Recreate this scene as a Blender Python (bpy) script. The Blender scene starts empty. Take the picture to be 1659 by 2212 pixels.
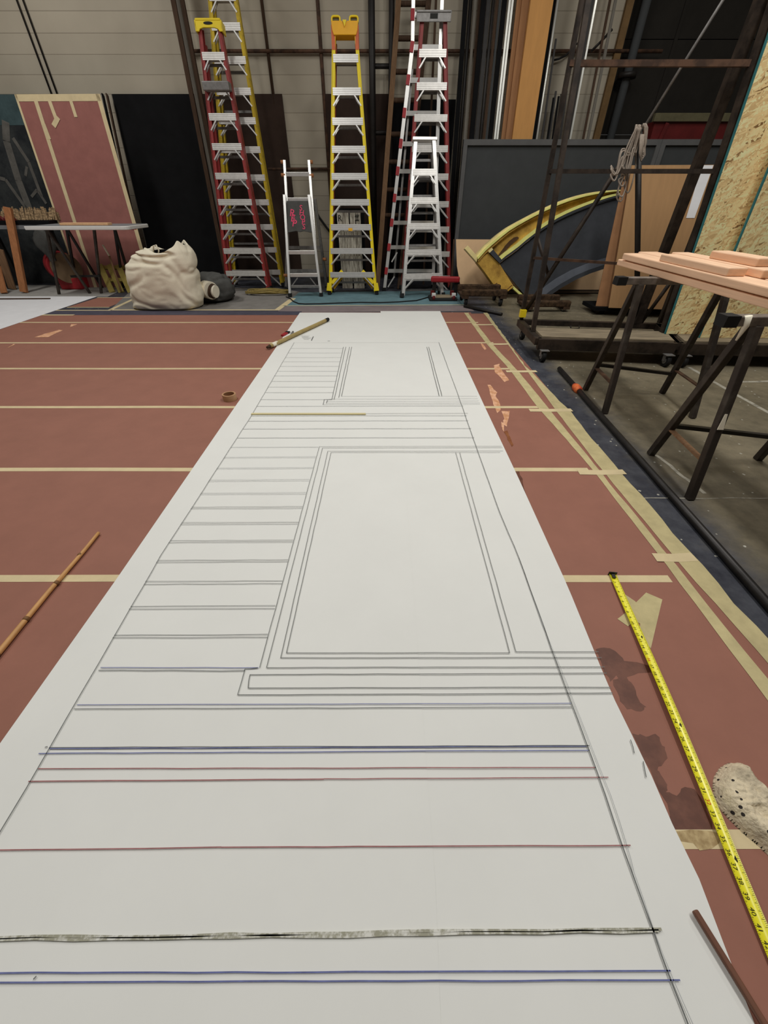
import bpy, math, random
from mathutils import Vector as V, noise
random.seed(7)
SC = bpy.context.scene
COL = SC.collection

# ------------------------------------------------------------------ camera, world, lights, exposure
CAM_H = 1.247; FPX = 840.0; PITCH = math.atan((1106-425)/FPX)
cam = bpy.data.cameras.new('camera'); co = bpy.data.objects.new('camera', cam); COL.objects.link(co)
co.location = (0, 0, CAM_H); co.rotation_euler = (math.pi/2-PITCH, 0, 0)
cam.sensor_fit = 'VERTICAL'; cam.sensor_height = 24.0; cam.sensor_width = 18.0; cam.lens = 24.0*FPX/2212
cam.clip_start = .02
SC.camera = co
SC.view_settings.view_transform = 'Standard'; SC.view_settings.look = 'None'
SC.view_settings.gamma = 1.0; SC.view_settings.exposure = 0.0; SC.view_settings.use_curve_mapping = False
w = bpy.data.worlds.new('world'); SC.world = w; w.use_nodes = True
w.node_tree.nodes['Background'].inputs[0].default_value = (1, .97, .92, 1)
w.node_tree.nodes['Background'].inputs[1].default_value = .065
def area(x, y, z, sx, sy, power, col=(1, .98, .935), rx=0, ry=0):
    l = bpy.data.lights.new('ceiling_light', 'AREA'); l.shape = 'RECTANGLE'; l.size = sx; l.size_y = sy
    l.energy = power; l.color = col
    o = bpy.data.objects.new('ceiling_light', l); COL.objects.link(o); o.location = (x, y, z); o.rotation_euler = (rx, ry, 0)
for lx, ly, pw in ((-5.0, 5.8, 108), (.6, 5.0, 38), (4.2, 4.8, 58), (-2.2, 2.0, 104), (1.9, 2.0, 140)):
    area(lx, ly, 5.6, .5, 2.4, pw)

# ------------------------------------------------------------------ pixel -> place helpers (photo taken as 1659 x 2212)
def ray(x, y):
    u = (x-829.5)/FPX; v = (y-1106)/FPX
    return V((u, math.cos(PITCH)-v*math.sin(PITCH), -math.sin(PITCH)-v*math.cos(PITCH)))
O = V((0, 0, CAM_H))
def G(x, y, z=0.0):
    r = ray(x, y); return O+r*((z-CAM_H)/r.z)
def P(x, y, Y):
    r = ray(x, y); return O+r*(Y/r.y)
def PN(x, y, p0, n):
    r = ray(x, y); return O+r*((p0-O).dot(n)/r.dot(n))
def projy(p):
    d = p-O
    zc = d.y*math.cos(PITCH)-d.z*math.sin(PITCH); yc = -d.y*math.sin(PITCH)-d.z*math.cos(PITCH)
    return 1106+FPX*yc/zc
def tfor(a, b, y):
    lo, hi = -.2, 1.6
    for _ in range(40):
        m = (lo+hi)/2
        if projy(a.lerp(b, m)) > y: lo = m
        else: hi = m
    return (lo+hi)/2

# ------------------------------------------------------------------ materials
def lin(c):
    c /= 255.0
    return c/12.92 if c <= .04045 else ((c+.055)/1.055)**2.4
def alb(c, E=.75): return tuple(min(.9, lin(x)/E) for x in c)
MATS = {}
def mat(name, c, E=.75, rough=.7, metal=0, var=.12, scale=6, bump=0, bscale=None, stretch=(1, 1, 1), c2=None, thr=(.4, .6), spec=.3, coords='Object', speck=None, tint=None):
    """noise-varied colour; c2 = second colour blended through noise thresholds; speck = (colour, scale, size)"""
    m = bpy.data.materials.new(name); m.use_nodes = True; N = m.node_tree.nodes; L = m.node_tree.links
    b = N['Principled BSDF']; b.inputs['Roughness'].default_value = rough; b.inputs['Metallic'].default_value = metal
    b.inputs['Specular IOR Level'].default_value = spec
    tc = N.new('ShaderNodeTexCoord'); mp = N.new('ShaderNodeMapping'); mp.inputs['Scale'].default_value = stretch
    L.new(tc.outputs[coords], mp.inputs['Vector'])
    nz = N.new('ShaderNodeTexNoise'); nz.inputs['Scale'].default_value = scale; nz.inputs['Detail'].default_value = 6; nz.inputs['Roughness'].default_value = .65
    L.new(mp.outputs[0], nz.inputs['Vector'])
    a = alb(c, E); rp = N.new('ShaderNodeValToRGB'); e = rp.color_ramp.elements
    if c2 is None:
        e[0].position = .3; e[1].position = .7
        e[0].color = tuple(x*(1-var) for x in a)+(1,); e[1].color = tuple(min(1, x*(1+var)) for x in a)+(1,)
    else:
        e[0].position, e[1].position = thr
        e[0].color = a+(1,); e[1].color = alb(c2, E)+(1,)
    L.new(nz.outputs['Fac'], rp.inputs['Fac']); out = rp.outputs['Color']
    if speck:
        sc_, ss, sz = speck
        vo = N.new('ShaderNodeTexVoronoi'); vo.inputs['Scale'].default_value = ss; L.new(mp.outputs[0], vo.inputs['Vector'])
        n2 = N.new('ShaderNodeTexNoise'); n2.inputs['Scale'].default_value = ss*.35; L.new(mp.outputs[0], n2.inputs['Vector'])
        ad = N.new('ShaderNodeMath'); ad.operation = 'MULTIPLY_ADD'; L.new(n2.outputs['Fac'], ad.inputs[0]); ad.inputs[1].default_value = .5; L.new(vo.outputs['Distance'], ad.inputs[2])
        lt = N.new('ShaderNodeMath'); lt.operation = 'LESS_THAN'; L.new(ad.outputs[0], lt.inputs[0]); lt.inputs[1].default_value = sz
        mx = N.new('ShaderNodeMix'); mx.data_type = 'RGBA'; L.new(lt.outputs[0], mx.inputs['Factor']); L.new(out, mx.inputs['A']); mx.inputs['B'].default_value = alb(sc_, E)+(1,)
        out = mx.outputs['Result']
    L.new(out, b.inputs['Base Color'])
    if bump:
        bn = N.new('ShaderNodeTexNoise'); bn.inputs['Scale'].default_value = bscale or scale*6; bn.inputs['Detail'].default_value = 5
        L.new(mp.outputs[0], bn.inputs['Vector'])
        bm = N.new('ShaderNodeBump'); bm.inputs['Strength'].default_value = bump; bm.inputs['Distance'].default_value = .01
        L.new(bn.outputs['Fac'], bm.inputs['Height']); L.new(bm.outputs[0], b.inputs['Normal'])
    MATS[name] = m; return m

mat('drawing_paper', (204, 204, 200), rough=.75, var=.02, scale=3, bump=.08, bscale=5, spec=.15)
mat('rosin_paper', (133, 90, 76), rough=.65, var=.06, scale=5, speck=((160, 118, 100), 60, .2), spec=.25, bump=.05, bscale=30)
mat('masking_tape', (190, 174, 138), rough=.7, var=.08, scale=9, spec=.2)
mat('yellowed_tape', (172, 160, 120), rough=.75, var=.14, scale=11, spec=.2)
mat('tape_stain', (140, 118, 82), rough=.7, c2=(176, 156, 116), scale=40, thr=(.4, .65))
mat('wet_brown_paint', (84, 50, 38), rough=.5, c2=(100, 62, 48), scale=14, spec=.35)
mat('torn_paper', (205, 160, 130), rough=.8, c2=(178, 128, 92), scale=22)
mat('rust_paint', (130, 82, 48), rough=.8, c2=(110, 62, 36), scale=22)
mat('pencil', (98, 100, 98), rough=.8, var=.2, scale=40)
mat('faint_pencil', (150, 152, 152), rough=.8, var=.12, scale=30)
mat('blue_pencil', (92, 98, 140), rough=.8, var=.2, scale=40)
mat('red_pencil', (140, 92, 92), rough=.8, var=.2, scale=40)
mat('charcoal', (142, 140, 124), rough=.9, c2=(196, 195, 188), scale=60, thr=(.45, .62))
mat('navy_paint', (62, 60, 72), rough=.7, var=.2, scale=9)
mat('canvas', (206, 198, 178), rough=.9, var=.06, scale=6, bump=.15, bscale=60, spec=.1)
mat('grey_cloth', (104, 101, 97), E=.65, rough=.9, var=.14, scale=5, bump=.3, bscale=12, spec=.1)
mat('teal_cloth', (82, 106, 112), E=.65, rough=.85, var=.2, scale=4, bump=.2, bscale=10, spec=.15)
mat('mauve_cloth', (108, 98, 98), E=.65, rough=.9, var=.14, scale=4, spec=.1)
mat('dust_cloth', (122, 120, 116), E=.6, rough=.9, var=.14, scale=5, spec=.1)
mat('charcoal_cloth', (64, 64, 62), E=.6, rough=.95, var=.2, scale=7, bump=.4, bscale=25, spec=.05)
mat('pink_board', (122, 80, 74), E=.6, rough=.8, var=.09, scale=7, spec=.15)
mat('black_board', (16, 16, 17), E=.7, rough=.85, var=.25, scale=4, spec=.12)
mat('brown_board', (40, 29, 23), E=.6, rough=.75, var=.3, scale=2.5, spec=.2)
mat('dark_scenic', (30, 32, 34), E=.6, rough=.85, c2=(46, 48, 48), scale=3.5, spec=.1)
mat('dark_teal', (52, 66, 68), E=.6, rough=.85, var=.25, scale=6, spec=.1)
mat('scenic_grey', (78, 76, 72), E=.6, rough=.9, var=.25, scale=9, spec=.1)
mat('straw', (150, 126, 96), E=.6, rough=.9, c2=(80, 66, 50), scale=16, stretch=(1, 6, 6), spec=.1)
mat('pine', (214, 178, 148), E=.76, rough=.65, var=.1, scale=5, stretch=(6, .6, 14), spec=.25)
mat('pine_end', (214, 170, 128), E=.8, rough=.8, var=.12, scale=20)
mat('cedar', (138, 92, 60), E=.65, rough=.7, var=.2, scale=5, stretch=(10, 10, .8), spec=.2)
mat('old_wood', (112, 86, 64), E=.65, rough=.8, var=.25, scale=5, stretch=(10, 10, .8), spec=.15)
mat('dark_wood', (58, 44, 34), E=.6, rough=.8, var=.3, scale=5, stretch=(10, 10, .8), spec=.15)
mat('brown_rail', (92, 70, 50), E=.6, rough=.75, var=.2, scale=5, stretch=(8, 8, .6), spec=.2)
mat('tan_board', (164, 120, 70), E=.55, rough=.7, var=.08, scale=3, stretch=(4, 4, .7), spec=.2)
mat('tan_board_dark', (128, 92, 62), E=.55, rough=.7, var=.12, scale=4, stretch=(6, 6, .7), spec=.2)
mat('kraft', (176, 148, 116), E=.52, rough=.8, var=.08, scale=4, spec=.15)
mat('cardboard', (136, 106, 74), E=.6, rough=.8, var=.06, scale=3, stretch=(8, 1, 1), spec=.15)
mat('cardboard_edge', (122, 88, 60), E=.6, rough=.85, var=.1, scale=9)
mat('grey_flat', (54, 56, 57), E=.6, rough=.8, var=.07, scale=6, spec=.2)
mat('grey_frame', (78, 78, 78), E=.6, rough=.8, var=.1, scale=8, spec=.2)
mat('slate_flat', (48, 50, 54), E=.6, rough=.75, var=.18, scale=5, spec=.25)
mat('slate_rim', (80, 84, 92), E=.6, rough=.7, var=.12, scale=6, spec=.3)
mat('gold', (206, 168, 118), E=.52, rough=.45, metal=.15, var=.12, scale=8, spec=.4)  # tone raised to stand in for light on up-facing mouldings
mat('gold_mottled', (182, 146, 64), E=.62, rough=.5, metal=.1, c2=(120, 88, 34), scale=6, thr=(.35, .75), spec=.4)
mat('gold_bright', (230, 190, 112), E=.58, rough=.45, metal=.1, var=.1, scale=8, spec=.4)  # paler still, the light on the up-facing strips put into the colour
mat('dark_gilt', (66, 44, 24), E=.7, rough=.6, var=.3, scale=30)  # dark brown of the ornament and the outer base moulding
mat('aluminium', (200, 198, 194), E=.75, rough=.38, metal=.55, var=.1, scale=18, speck=((90, 86, 80), 38, .2), spec=.5)
mat('aluminium_plain', (196, 195, 192), E=.75, rough=.34, metal=.6, var=.06, scale=20, spec=.5)
mat('dull_aluminium', (120, 118, 116), E=.75, rough=.5, metal=.5, var=.2, scale=25, spec=.4)
mat('red_fibreglass', (122, 40, 38), E=.7, rough=.45, var=.14, scale=14, speck=((190, 170, 150), 45, .17), spec=.4)
mat('orange_fibreglass', (176, 86, 46), E=.7, rough=.45, var=.12, scale=14, spec=.4)
mat('yellow_fibreglass', (226, 192, 26), E=.75, rough=.42, var=.06, scale=14, spec=.4)
mat('old_yellow', (176, 150, 30), E=.7, rough=.5, c2=(120, 100, 34), scale=16, thr=(.5, .75), spec=.35)
mat('yellow_plastic', (232, 190, 34), E=.75, rough=.4, var=.05, spec=.4)
mat('amber_plastic', (212, 156, 24), E=.75, rough=.4, var=.08, spec=.4)
mat('black_rubber', (22, 22, 22), rough=.7, var=.2)
mat('black_steel', (26, 23, 21), E=.6, rough=.5, metal=.2, var=.3, scale=14, spec=.4)
mat('pipe_steel', (34, 32, 31), E=.6, rough=.45, metal=.4, var=.3, scale=18, spec=.4)
mat('horse_top', (128, 120, 112), E=.75, rough=.45, metal=.3, c2=(70, 64, 58), scale=10, thr=(.4, .75), spec=.4)
mat('horse_steel', (50, 43, 38), E=.8, rough=.55, metal=.2, c2=(84, 78, 70), scale=9, thr=(.45, .8), spec=.35, speck=((160, 150, 140), 42, .18))
mat('rust_steel', (82, 60, 46), E=.65, rough=.7, metal=.15, c2=(54, 40, 32), scale=9, spec=.3)
mat('grey_strip', (84, 80, 73), E=.55, rough=.7, var=.15, scale=6, stretch=(8, 8, .5))
mat('steel_conduit', (176, 176, 170), E=.6, rough=.35, metal=.6, var=.06, scale=10, spec=.5)
mat('rack_steel', (32, 26, 22), E=.7, rough=.55, metal=.2, c2=(54, 45, 38), scale=8, spec=.35)
mat('deck_ply', (128, 116, 96), E=.7, rough=.75, c2=(104, 94, 78), scale=5, stretch=(.8, 8, 8), spec=.2)
mat('teal_edge', (42, 96, 98), E=.7, rough=.8, var=.15, scale=20)
mat('tape_yellow', (214, 206, 40), E=.75, rough=.3, var=.04, spec=.6)
mat('print_black', (22, 22, 16), rough=.6, var=.05)
mat('print_red', (190, 66, 36), rough=.6, var=.05)
mat('hot_pink', (214, 66, 100), E=.7, rough=.7, var=.06)
mat('fleece', (182, 170, 146), E=.62, rough=.95, c2=(124, 114, 98), scale=18, thr=(.45, .78), bump=.5, bscale=120, speck=((48, 44, 42), 40, .40), spec=.05)
mat('brown_stick', (98, 64, 48), rough=.55, var=.2, scale=9, stretch=(6, 1, 6), spec=.3)
mat('bamboo', (176, 132, 82), rough=.5, var=.16, scale=8, spec=.35)
mat('bamboo_node', (108, 76, 46), rough=.6, var=.2, scale=20)
mat('olive_bamboo', (150, 132, 86), rough=.55, var=.14, scale=10, spec=.3)
mat('tape_roll', (164, 128, 96), rough=.7, var=.1, scale=30)
mat('lath', (190, 178, 136), rough=.6, var=.06)
mat('white_plastic', (204, 202, 198), E=.75, rough=.5, var=.05, spec=.35)
mat('grey_plastic', (112, 114, 116), E=.75, rough=.55, var=.08, spec=.35)
mat('red_paint', (132, 28, 34), E=.65, rough=.5, var=.15, scale=12, spec=.4)
mat('dark_red_paint', (86, 22, 22), E=.75, rough=.5, var=.25, scale=5, spec=.4)
mat('olive_lip', (70, 66, 48), E=.5, rough=.7, var=.2, scale=9)
mat('olive_slat', (136, 122, 66), E=.65, rough=.75, var=.2, scale=7, spec=.2)
mat('drum_face', (98, 80, 60), E=.65, rough=.85, var=.1, scale=8)
mat('carpet', (74, 58, 44), E=.7, rough=.95, c2=(48, 38, 30), scale=20, bump=.5, bscale=150, spec=.05)
mat('rope', (128, 118, 108), E=.6, rough=.9, var=.2, scale=60, spec=.1)
mat('cord_black', (24, 24, 24), rough=.55)
mat('cord_ochre', (120, 104, 56), E=.65, rough=.6, var=.2, scale=40)
mat('white_sheet', (188, 188, 190), E=.65, rough=.8, var=.04)
mat('roller_door', (30, 28, 25), E=.55, rough=.8, var=.2, scale=2, stretch=(1, 1, 1), spec=.15)
mat('jamb', (86, 66, 40), E=.5, rough=.7, var=.2, scale=9)
mat('chalk', (150, 146, 134), E=.7, rough=.9, c2=(92, 88, 78), scale=16, thr=(.45, .7))
mat('tag_red', (176, 60, 40), rough=.6, c2=(210, 110, 60), scale=20)
mat('pale_board', (196, 190, 176), E=.6, rough=.8, c2=(112, 104, 92), scale=8, stretch=(10, 10, .8))
mat('cloud_white', (214, 208, 190), E=.75, rough=.85, var=.05)

def floor_mat():
    m = bpy.data.materials.new('stained_concrete'); m.use_nodes = True; N = m.node_tree.nodes; L = m.node_tree.links; b = N['Principled BSDF']
    tc = N.new('ShaderNodeTexCoord')
    def nz(s, d=8):
        n = N.new('ShaderNodeTexNoise'); n.inputs['Scale'].default_value = s; n.inputs['Detail'].default_value = d; n.inputs['Roughness'].default_value = .7
        L.new(tc.outputs['Object'], n.inputs['Vector']); return n.outputs['Fac']
    def ramp(f, p0, c0, p1, c1):
        r = N.new('ShaderNodeValToRGB'); e = r.color_ramp.elements; e[0].position = p0; e[1].position = p1; e[0].color = c0+(1,); e[1].color = c1+(1,)
        L.new(f, r.inputs['Fac']); return r.outputs['Color']
    def mix(f, a, bb):
        x = N.new('ShaderNodeMix'); x.data_type = 'RGBA'; L.new(f, x.inputs['Factor']); L.new(a, x.inputs['A']); L.new(bb, x.inputs['B']); return x.outputs['Result']
    def math_(op, a, bb):
        x = N.new('ShaderNodeMath'); x.operation = op; x.use_clamp = False
        for i, q in enumerate((a, bb)):
            if isinstance(q, (int, float)): x.inputs[i].default_value = q
            else: L.new(q, x.inputs[i])
        return x.outputs[0]
    base = ramp(nz(1.6), .3, alb((68, 63, 51)), .72, alb((130, 120, 99)))
    base2 = ramp(nz(7), .35, alb((62, 58, 47)), .7, alb((122, 113, 93)))
    h = N.new('ShaderNodeMix'); h.data_type = 'RGBA'; h.inputs['Factor'].default_value = .4; L.new(base, h.inputs['A']); L.new(base2, h.inputs['B'])
    navy = ramp(nz(6), .3, alb((34, 35, 44)), .75, alb((74, 76, 82)))
    sx = N.new('ShaderNodeSeparateXYZ'); L.new(tc.outputs['Object'], sx.inputs[0])
    wob = math_('ADD', sx.outputs['X'], math_('MULTIPLY', nz(4), .35))
    f = N.new('ShaderNodeMapRange'); f.inputs['From Min'].default_value = 1.90; f.inputs['From Max'].default_value = 1.66; L.new(wob, f.inputs['Value'])
    c = mix(f.outputs[0], h.outputs['Result'], navy)
    vo = N.new('ShaderNodeTexVoronoi'); vo.inputs['Scale'].default_value = 14; L.new(tc.outputs['Object'], vo.inputs['Vector'])
    sp = math_('LESS_THAN', math_('ADD', vo.outputs['Distance'], math_('MULTIPLY', nz(30, 3), .34)), .25)
    white = ramp(nz(20), .3, alb((130, 128, 118)), .7, alb((176, 174, 164)))
    c = mix(sp, c, white)
    L.new(c, b.inputs['Base Color']); b.inputs['Roughness'].default_value = .6; b.inputs['Specular IOR Level'].default_value = .3
    bm = N.new('ShaderNodeBump'); bm.inputs['Strength'].default_value = .12; bm.inputs['Distance'].default_value = .01; L.new(nz(25), bm.inputs['Height']); L.new(bm.outputs[0], b.inputs['Normal'])
    MATS['stained_concrete'] = m
floor_mat()
def wall_mat():
    m = bpy.data.materials.new('painted_block'); m.use_nodes = True; N = m.node_tree.nodes; L = m.node_tree.links; b = N['Principled BSDF']
    tc = N.new('ShaderNodeTexCoord'); mp = N.new('ShaderNodeMapping'); mp.inputs['Rotation'].default_value = (math.pi/2, 0, 0); L.new(tc.outputs['Object'], mp.inputs[0])
    mp.inputs['Location'].default_value = (0, .005, 0)
    br = N.new('ShaderNodeTexBrick'); br.inputs['Scale'].default_value = 1; br.inputs['Brick Width'].default_value = 60; br.inputs['Row Height'].default_value = .209
    br.inputs['Mortar Size'].default_value = .006; br.inputs['Mortar Smooth'].default_value = .6
    E = .46
    br.inputs['Color1'].default_value = alb((133, 126, 112), E)+(1,); br.inputs['Color2'].default_value = alb((127, 121, 108), E)+(1,); br.inputs['Mortar'].default_value = alb((112, 105, 92), E)+(1,)
    L.new(mp.outputs[0], br.inputs['Vector'])
    n = N.new('ShaderNodeTexNoise'); n.inputs['Scale'].default_value = 1.4; n.inputs['Detail'].default_value = 7; L.new(tc.outputs['Object'], n.inputs['Vector'])
    r = N.new('ShaderNodeValToRGB'); r.color_ramp.elements[0].position = .3; r.color_ramp.elements[1].position = .7
    r.color_ramp.elements[0].color = (.84, .83, .82, 1); r.color_ramp.elements[1].color = (1, 1, 1, 1); L.new(n.outputs['Fac'], r.inputs[0])
    mx = N.new('ShaderNodeMix'); mx.data_type = 'RGBA'; mx.blend_type = 'MULTIPLY'; mx.inputs['Factor'].default_value = 1; L.new(br.outputs['Color'], mx.inputs['A']); L.new(r.outputs[0], mx.inputs['B'])
    L.new(mx.outputs['Result'], b.inputs['Base Color']); b.inputs['Roughness'].default_value = .7
    bm = N.new('ShaderNodeBump'); bm.inputs['Strength'].default_value = .4; bm.inputs['Distance'].default_value = .01; bm.invert = True
    L.new(br.outputs['Fac'], bm.inputs['Height']); L.new(bm.outputs[0], b.inputs['Normal'])
    MATS['painted_block'] = m
wall_mat()
def osb_mat():
    m = bpy.data.materials.new('oriented_strand'); m.use_nodes = True; N = m.node_tree.nodes; L = m.node_tree.links; b = N['Principled BSDF']
    tc = N.new('ShaderNodeTexCoord'); prev = None
    for i, (rot, sx, sy) in enumerate(((.75, 8, 58), (1.15, 9, 64), (.35, 10, 62))):
        m0 = N.new('ShaderNodeMapping'); m0.inputs['Rotation'].default_value = (0, rot, 0); L.new(tc.outputs['Object'], m0.inputs[0])
        mp = N.new('ShaderNodeMapping'); mp.inputs['Scale'].default_value = (sx, .5, sy); L.new(m0.outputs[0], mp.inputs[0])
        vo = N.new('ShaderNodeTexVoronoi'); vo.inputs['Scale'].default_value = 1; vo.inputs['Randomness'].default_value = 1; L.new(mp.outputs[0], vo.inputs['Vector'])
        bw = N.new('ShaderNodeSeparateColor'); L.new(vo.outputs['Color'], bw.inputs[0])
        r = N.new('ShaderNodeValToRGB'); e = r.color_ramp.elements; e[0].position = 0; e[0].color = alb((96, 70, 40), .55)+(1,); e[1].position = 1; e[1].color = alb((204, 184, 142), .55)+(1,)
        q = e.new(.08); q.color = alb((164, 138, 96), .55)+(1,); q = e.new(.5); q.color = alb((188, 165, 120), .55)+(1,)
        L.new(bw.outputs[i], r.inputs[0])
        if prev is None: prev = r.outputs[0]
        else:
            n = N.new('ShaderNodeTexNoise'); n.inputs['Scale'].default_value = 22+9*i; L.new(tc.outputs['Object'], n.inputs['Vector'])
            th = N.new('ShaderNodeMath'); th.operation = 'GREATER_THAN'; th.inputs[1].default_value = .5; L.new(n.outputs['Fac'], th.inputs[0])
            mx = N.new('ShaderNodeMix'); mx.data_type = 'RGBA'; L.new(th.outputs[0], mx.inputs['Factor']); L.new(prev, mx.inputs['A']); L.new(r.outputs[0], mx.inputs['B']); prev = mx.outputs['Result']
    L.new(prev, b.inputs['Base Color']); b.inputs['Roughness'].default_value = .7; b.inputs['Specular IOR Level'].default_value = .2
    MATS['oriented_strand'] = m
osb_mat()

# ------------------------------------------------------------------ mesh builder
class MB:
    def __init__(s): s.v = []; s.f = []; s.m = []; s.sm = []
    def add(s, vs, fs, m=0, smooth=False):
        b = len(s.v); s.v += [V(x) for x in vs]
        for f in fs: s.f.append(tuple(i+b for i in f)); s.m.append(m); s.sm.append(smooth)
        return s
    def box(s, c, d, m=0):
        c = V(c); h = [x/2 for x in d]
        vs = [c+V((a*h[0], b*h[1], e*h[2])) for a in (-1, 1) for b in (-1, 1) for e in (-1, 1)]
        return s.add(vs, [(0, 1, 3, 2), (4, 6, 7, 5), (0, 4, 5, 1), (2, 3, 7, 6), (0, 2, 6, 4), (1, 5, 7, 3)], m)
    def beam(s, p0, p1, w, t, up=(0, 1, 0), m=0, w2=None, t2=None):
        """rectangular bar; w across, t along 'up'"""
        p0, p1 = V(p0), V(p1); d = (p1-p0).normalized(); u = V(up); u = (u-d*u.dot(d)).normalized(); r = d.cross(u)
        vs = []
        for p, ww, tt in ((p0, w, t), (p1, w2 or w, t2 or t)):
            for a, b in ((-1, -1), (1, -1), (1, 1), (-1, 1)): vs.append(p+r*(a*ww/2)+u*(b*tt/2))
        return s.add(vs, [(3, 2, 1, 0), (4, 5, 6, 7), (0, 1, 5, 4), (1, 2, 6, 5), (2, 3, 7, 6), (3, 0, 4, 7)], m)
    def tube(s, pts, r, n=8, m=0, cap=True, smooth=True):
        pts = [V(p) for p in pts]; rs = r if isinstance(r, (list, tuple)) else [r]*len(pts); vs = []; k = len(pts)
        prev = None
        for i, p in enumerate(pts):
            d = (pts[min(i+1, k-1)]-pts[max(i-1, 0)]).normalized()
            if prev is None: u = d.orthogonal().normalized()
            else:
                u = prev-d*prev.dot(d); u = u.normalized() if u.length > 1e-6 else d.orthogonal().normalized()
            prev = u; q = d.cross(u)
            for j in range(n):
                a = 2*math.pi*j/n; vs.append(p+(u*math.cos(a)+q*math.sin(a))*rs[i])
        fs = [(i*n+j, i*n+(j+1) % n, (i+1)*n+(j+1) % n, (i+1)*n+j) for i in range(k-1) for j in range(n)]
        s.add(vs, fs, m, smooth)
        if cap:
            b = len(s.v)-k*n
            s.f.append(tuple(b+j for j in reversed(range(n)))); s.m.append(m); s.sm.append(False)
            s.f.append(tuple(b+(k-1)*n+j for j in range(n))); s.m.append(m); s.sm.append(False)
        return s
    def prism(s, poly, off, m=0, mside=None):
        n = len(poly); off = V(off); poly = [V(p) for p in poly]
        ar = V((0, 0, 0))
        for i in range(n): ar += poly[i].cross(poly[(i+1) % n])
        if ar.dot(off) > 0: poly = poly[::-1]
        vs = poly+[p+off for p in poly]
        s.add(vs, [tuple(range(n))], m)
        b = len(s.v)-2*n
        s.f.append(tuple(b+n+j for j in reversed(range(n)))); s.m.append(m); s.sm.append(False)
        for i in range(n):
            j = (i+1) % n; s.f.append((b+j, b+i, b+n+i, b+n+j)); s.m.append(m if mside is None else mside); s.sm.append(False)
        return s
    def line(s, pts, w, z=None, m=0):
        """flat drawn line on the ground through 3D points"""
        pts = [V(p) for p in pts]; vs = []
        for i, p in enumerate(pts):
            d = (pts[min(i+1, len(pts)-1)]-pts[max(i-1, 0)]); d.z = 0; d.normalize(); q = V((-d.y, d.x, 0))*(w/2)
            if z is not None: p = V((p.x, p.y, z))
            vs += [p-q, p+q]
        return s.add(vs, [(2*i, 2*i+2, 2*i+3, 2*i+1) for i in range(len(pts)-1)], m)
    def build(s, name, mats, parent=None, origin=None, bevel=0, sub=0):
        me = bpy.data.meshes.new(name)
        o = bpy.data.objects.new(name, me); COL.objects.link(o)
        if parent is not None:
            base = V(parent['_b']); o.parent = parent; o['_b'] = tuple(base)
        else:
            if origin is None:
                xs = [p.x for p in s.v]; ys = [p.y for p in s.v]; zs = [p.z for p in s.v]
                origin = ((min(xs)+max(xs))/2, (min(ys)+max(ys))/2, min(zs))
            base = V(origin); o.location = base; o['_b'] = tuple(base)
        me.from_pydata([p-base for p in s.v], [], s.f); me.update()
        for x in ([mats] if isinstance(mats, str) else mats): me.materials.append(MATS[x])
        for i, p in enumerate(me.polygons): p.material_index = s.m[i]; p.use_smooth = s.sm[i]
        if bevel:
            b = o.modifiers.new('bevel', 'BEVEL'); b.width = bevel; b.segments = 2; b.limit_method = 'ANGLE'
        if sub:
            b = o.modifiers.new('sub', 'SUBSURF'); b.levels = sub; b.render_levels = sub
        return o
def tag(o, label, cat, group=None):
    o['label'] = label; o['category'] = cat
    if group: o['group'] = group
    return o
def thing(name, label, cat, loc, group=None):
    o = bpy.data.objects.new(name, None); COL.objects.link(o); o.location = loc; o['_b'] = tuple(loc); o.empty_display_size = .1
    return tag(o, label, cat, group)
def struct(o): o['kind'] = 'structure'; return o
_tc = {}
def text(mb, s, size, c, xd, yd, m=0):
    """flat letters centred on c, reading along xd with tops toward yd"""
    if s not in _tc:
        cu = bpy.data.curves.new('t', 'FONT'); cu.body = s; cu.size = 1; cu.align_x = 'CENTER'; cu.align_y = 'CENTER'
        ob = bpy.data.objects.new('t', cu); COL.objects.link(ob); dg = bpy.context.evaluated_depsgraph_get()
        me = bpy.data.meshes.new_from_object(ob.evaluated_get(dg))
        _tc[s] = ([v.co.copy() for v in me.vertices], [tuple(p.vertices) for p in me.polygons])
        bpy.data.objects.remove(ob); bpy.data.curves.remove(cu); bpy.data.meshes.remove(me)
    vs, fs = _tc[s]; c, xd, yd = V(c), V(xd), V(yd)
    mb.add([c+xd*(p.x*size)+yd*(p.y*size) for p in vs], fs, m)

# ------------------------------------------------------------------ room
mb = MB(); mb.add([(-12, -5, 0), (9, -5, 0), (9, 9.2, 0), (-12, 9.2, 0)], [(0, 1, 2, 3)])
for a, b, wd in (((1488, 793), (1660, 892), .035), ((1572, 826), (1700, 822), .03), ((1418, 983), (1522, 1066), .022), ((1120, 1076), (1700, 1076), .006)):
    pa, pb = G(*a), G(*b); n = 10
    mb.line([pa.lerp(pb, i/n)+V((random.uniform(-.006, .006), random.uniform(-.006, .006), 0)) for i in range(n+1)], wd, .0006, 1)
fl = struct(mb.build('floor', ['stained_concrete', 'chalk'], origin=(0, 0, 0)))
WX = 3.52
mb = MB(); mb.box(((-12+WX)/2, 9.1, 3.1), (WX+12, .2, 6.2)); struct(mb.build('wall_back', 'painted_block', origin=(0, 9, 0)))
mb = MB()
for i in range(6): mb.box((WX+2.75, 9.12, .5+i*1.04), (5.5, .06, 1.03))
for x in (WX+.9, WX+2.6): mb.box((x, 9.085, 3.1), (.05, .02, 6.2))
struct(mb.build('door_1', 'roller_door', origin=(6.0, 9.1, 0)))
mb = MB(); mb.box((WX+.02, 8.97, 3.1), (.1, .06, 6.2)); struct(mb.build('trim_1', 'jamb'))
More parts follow.
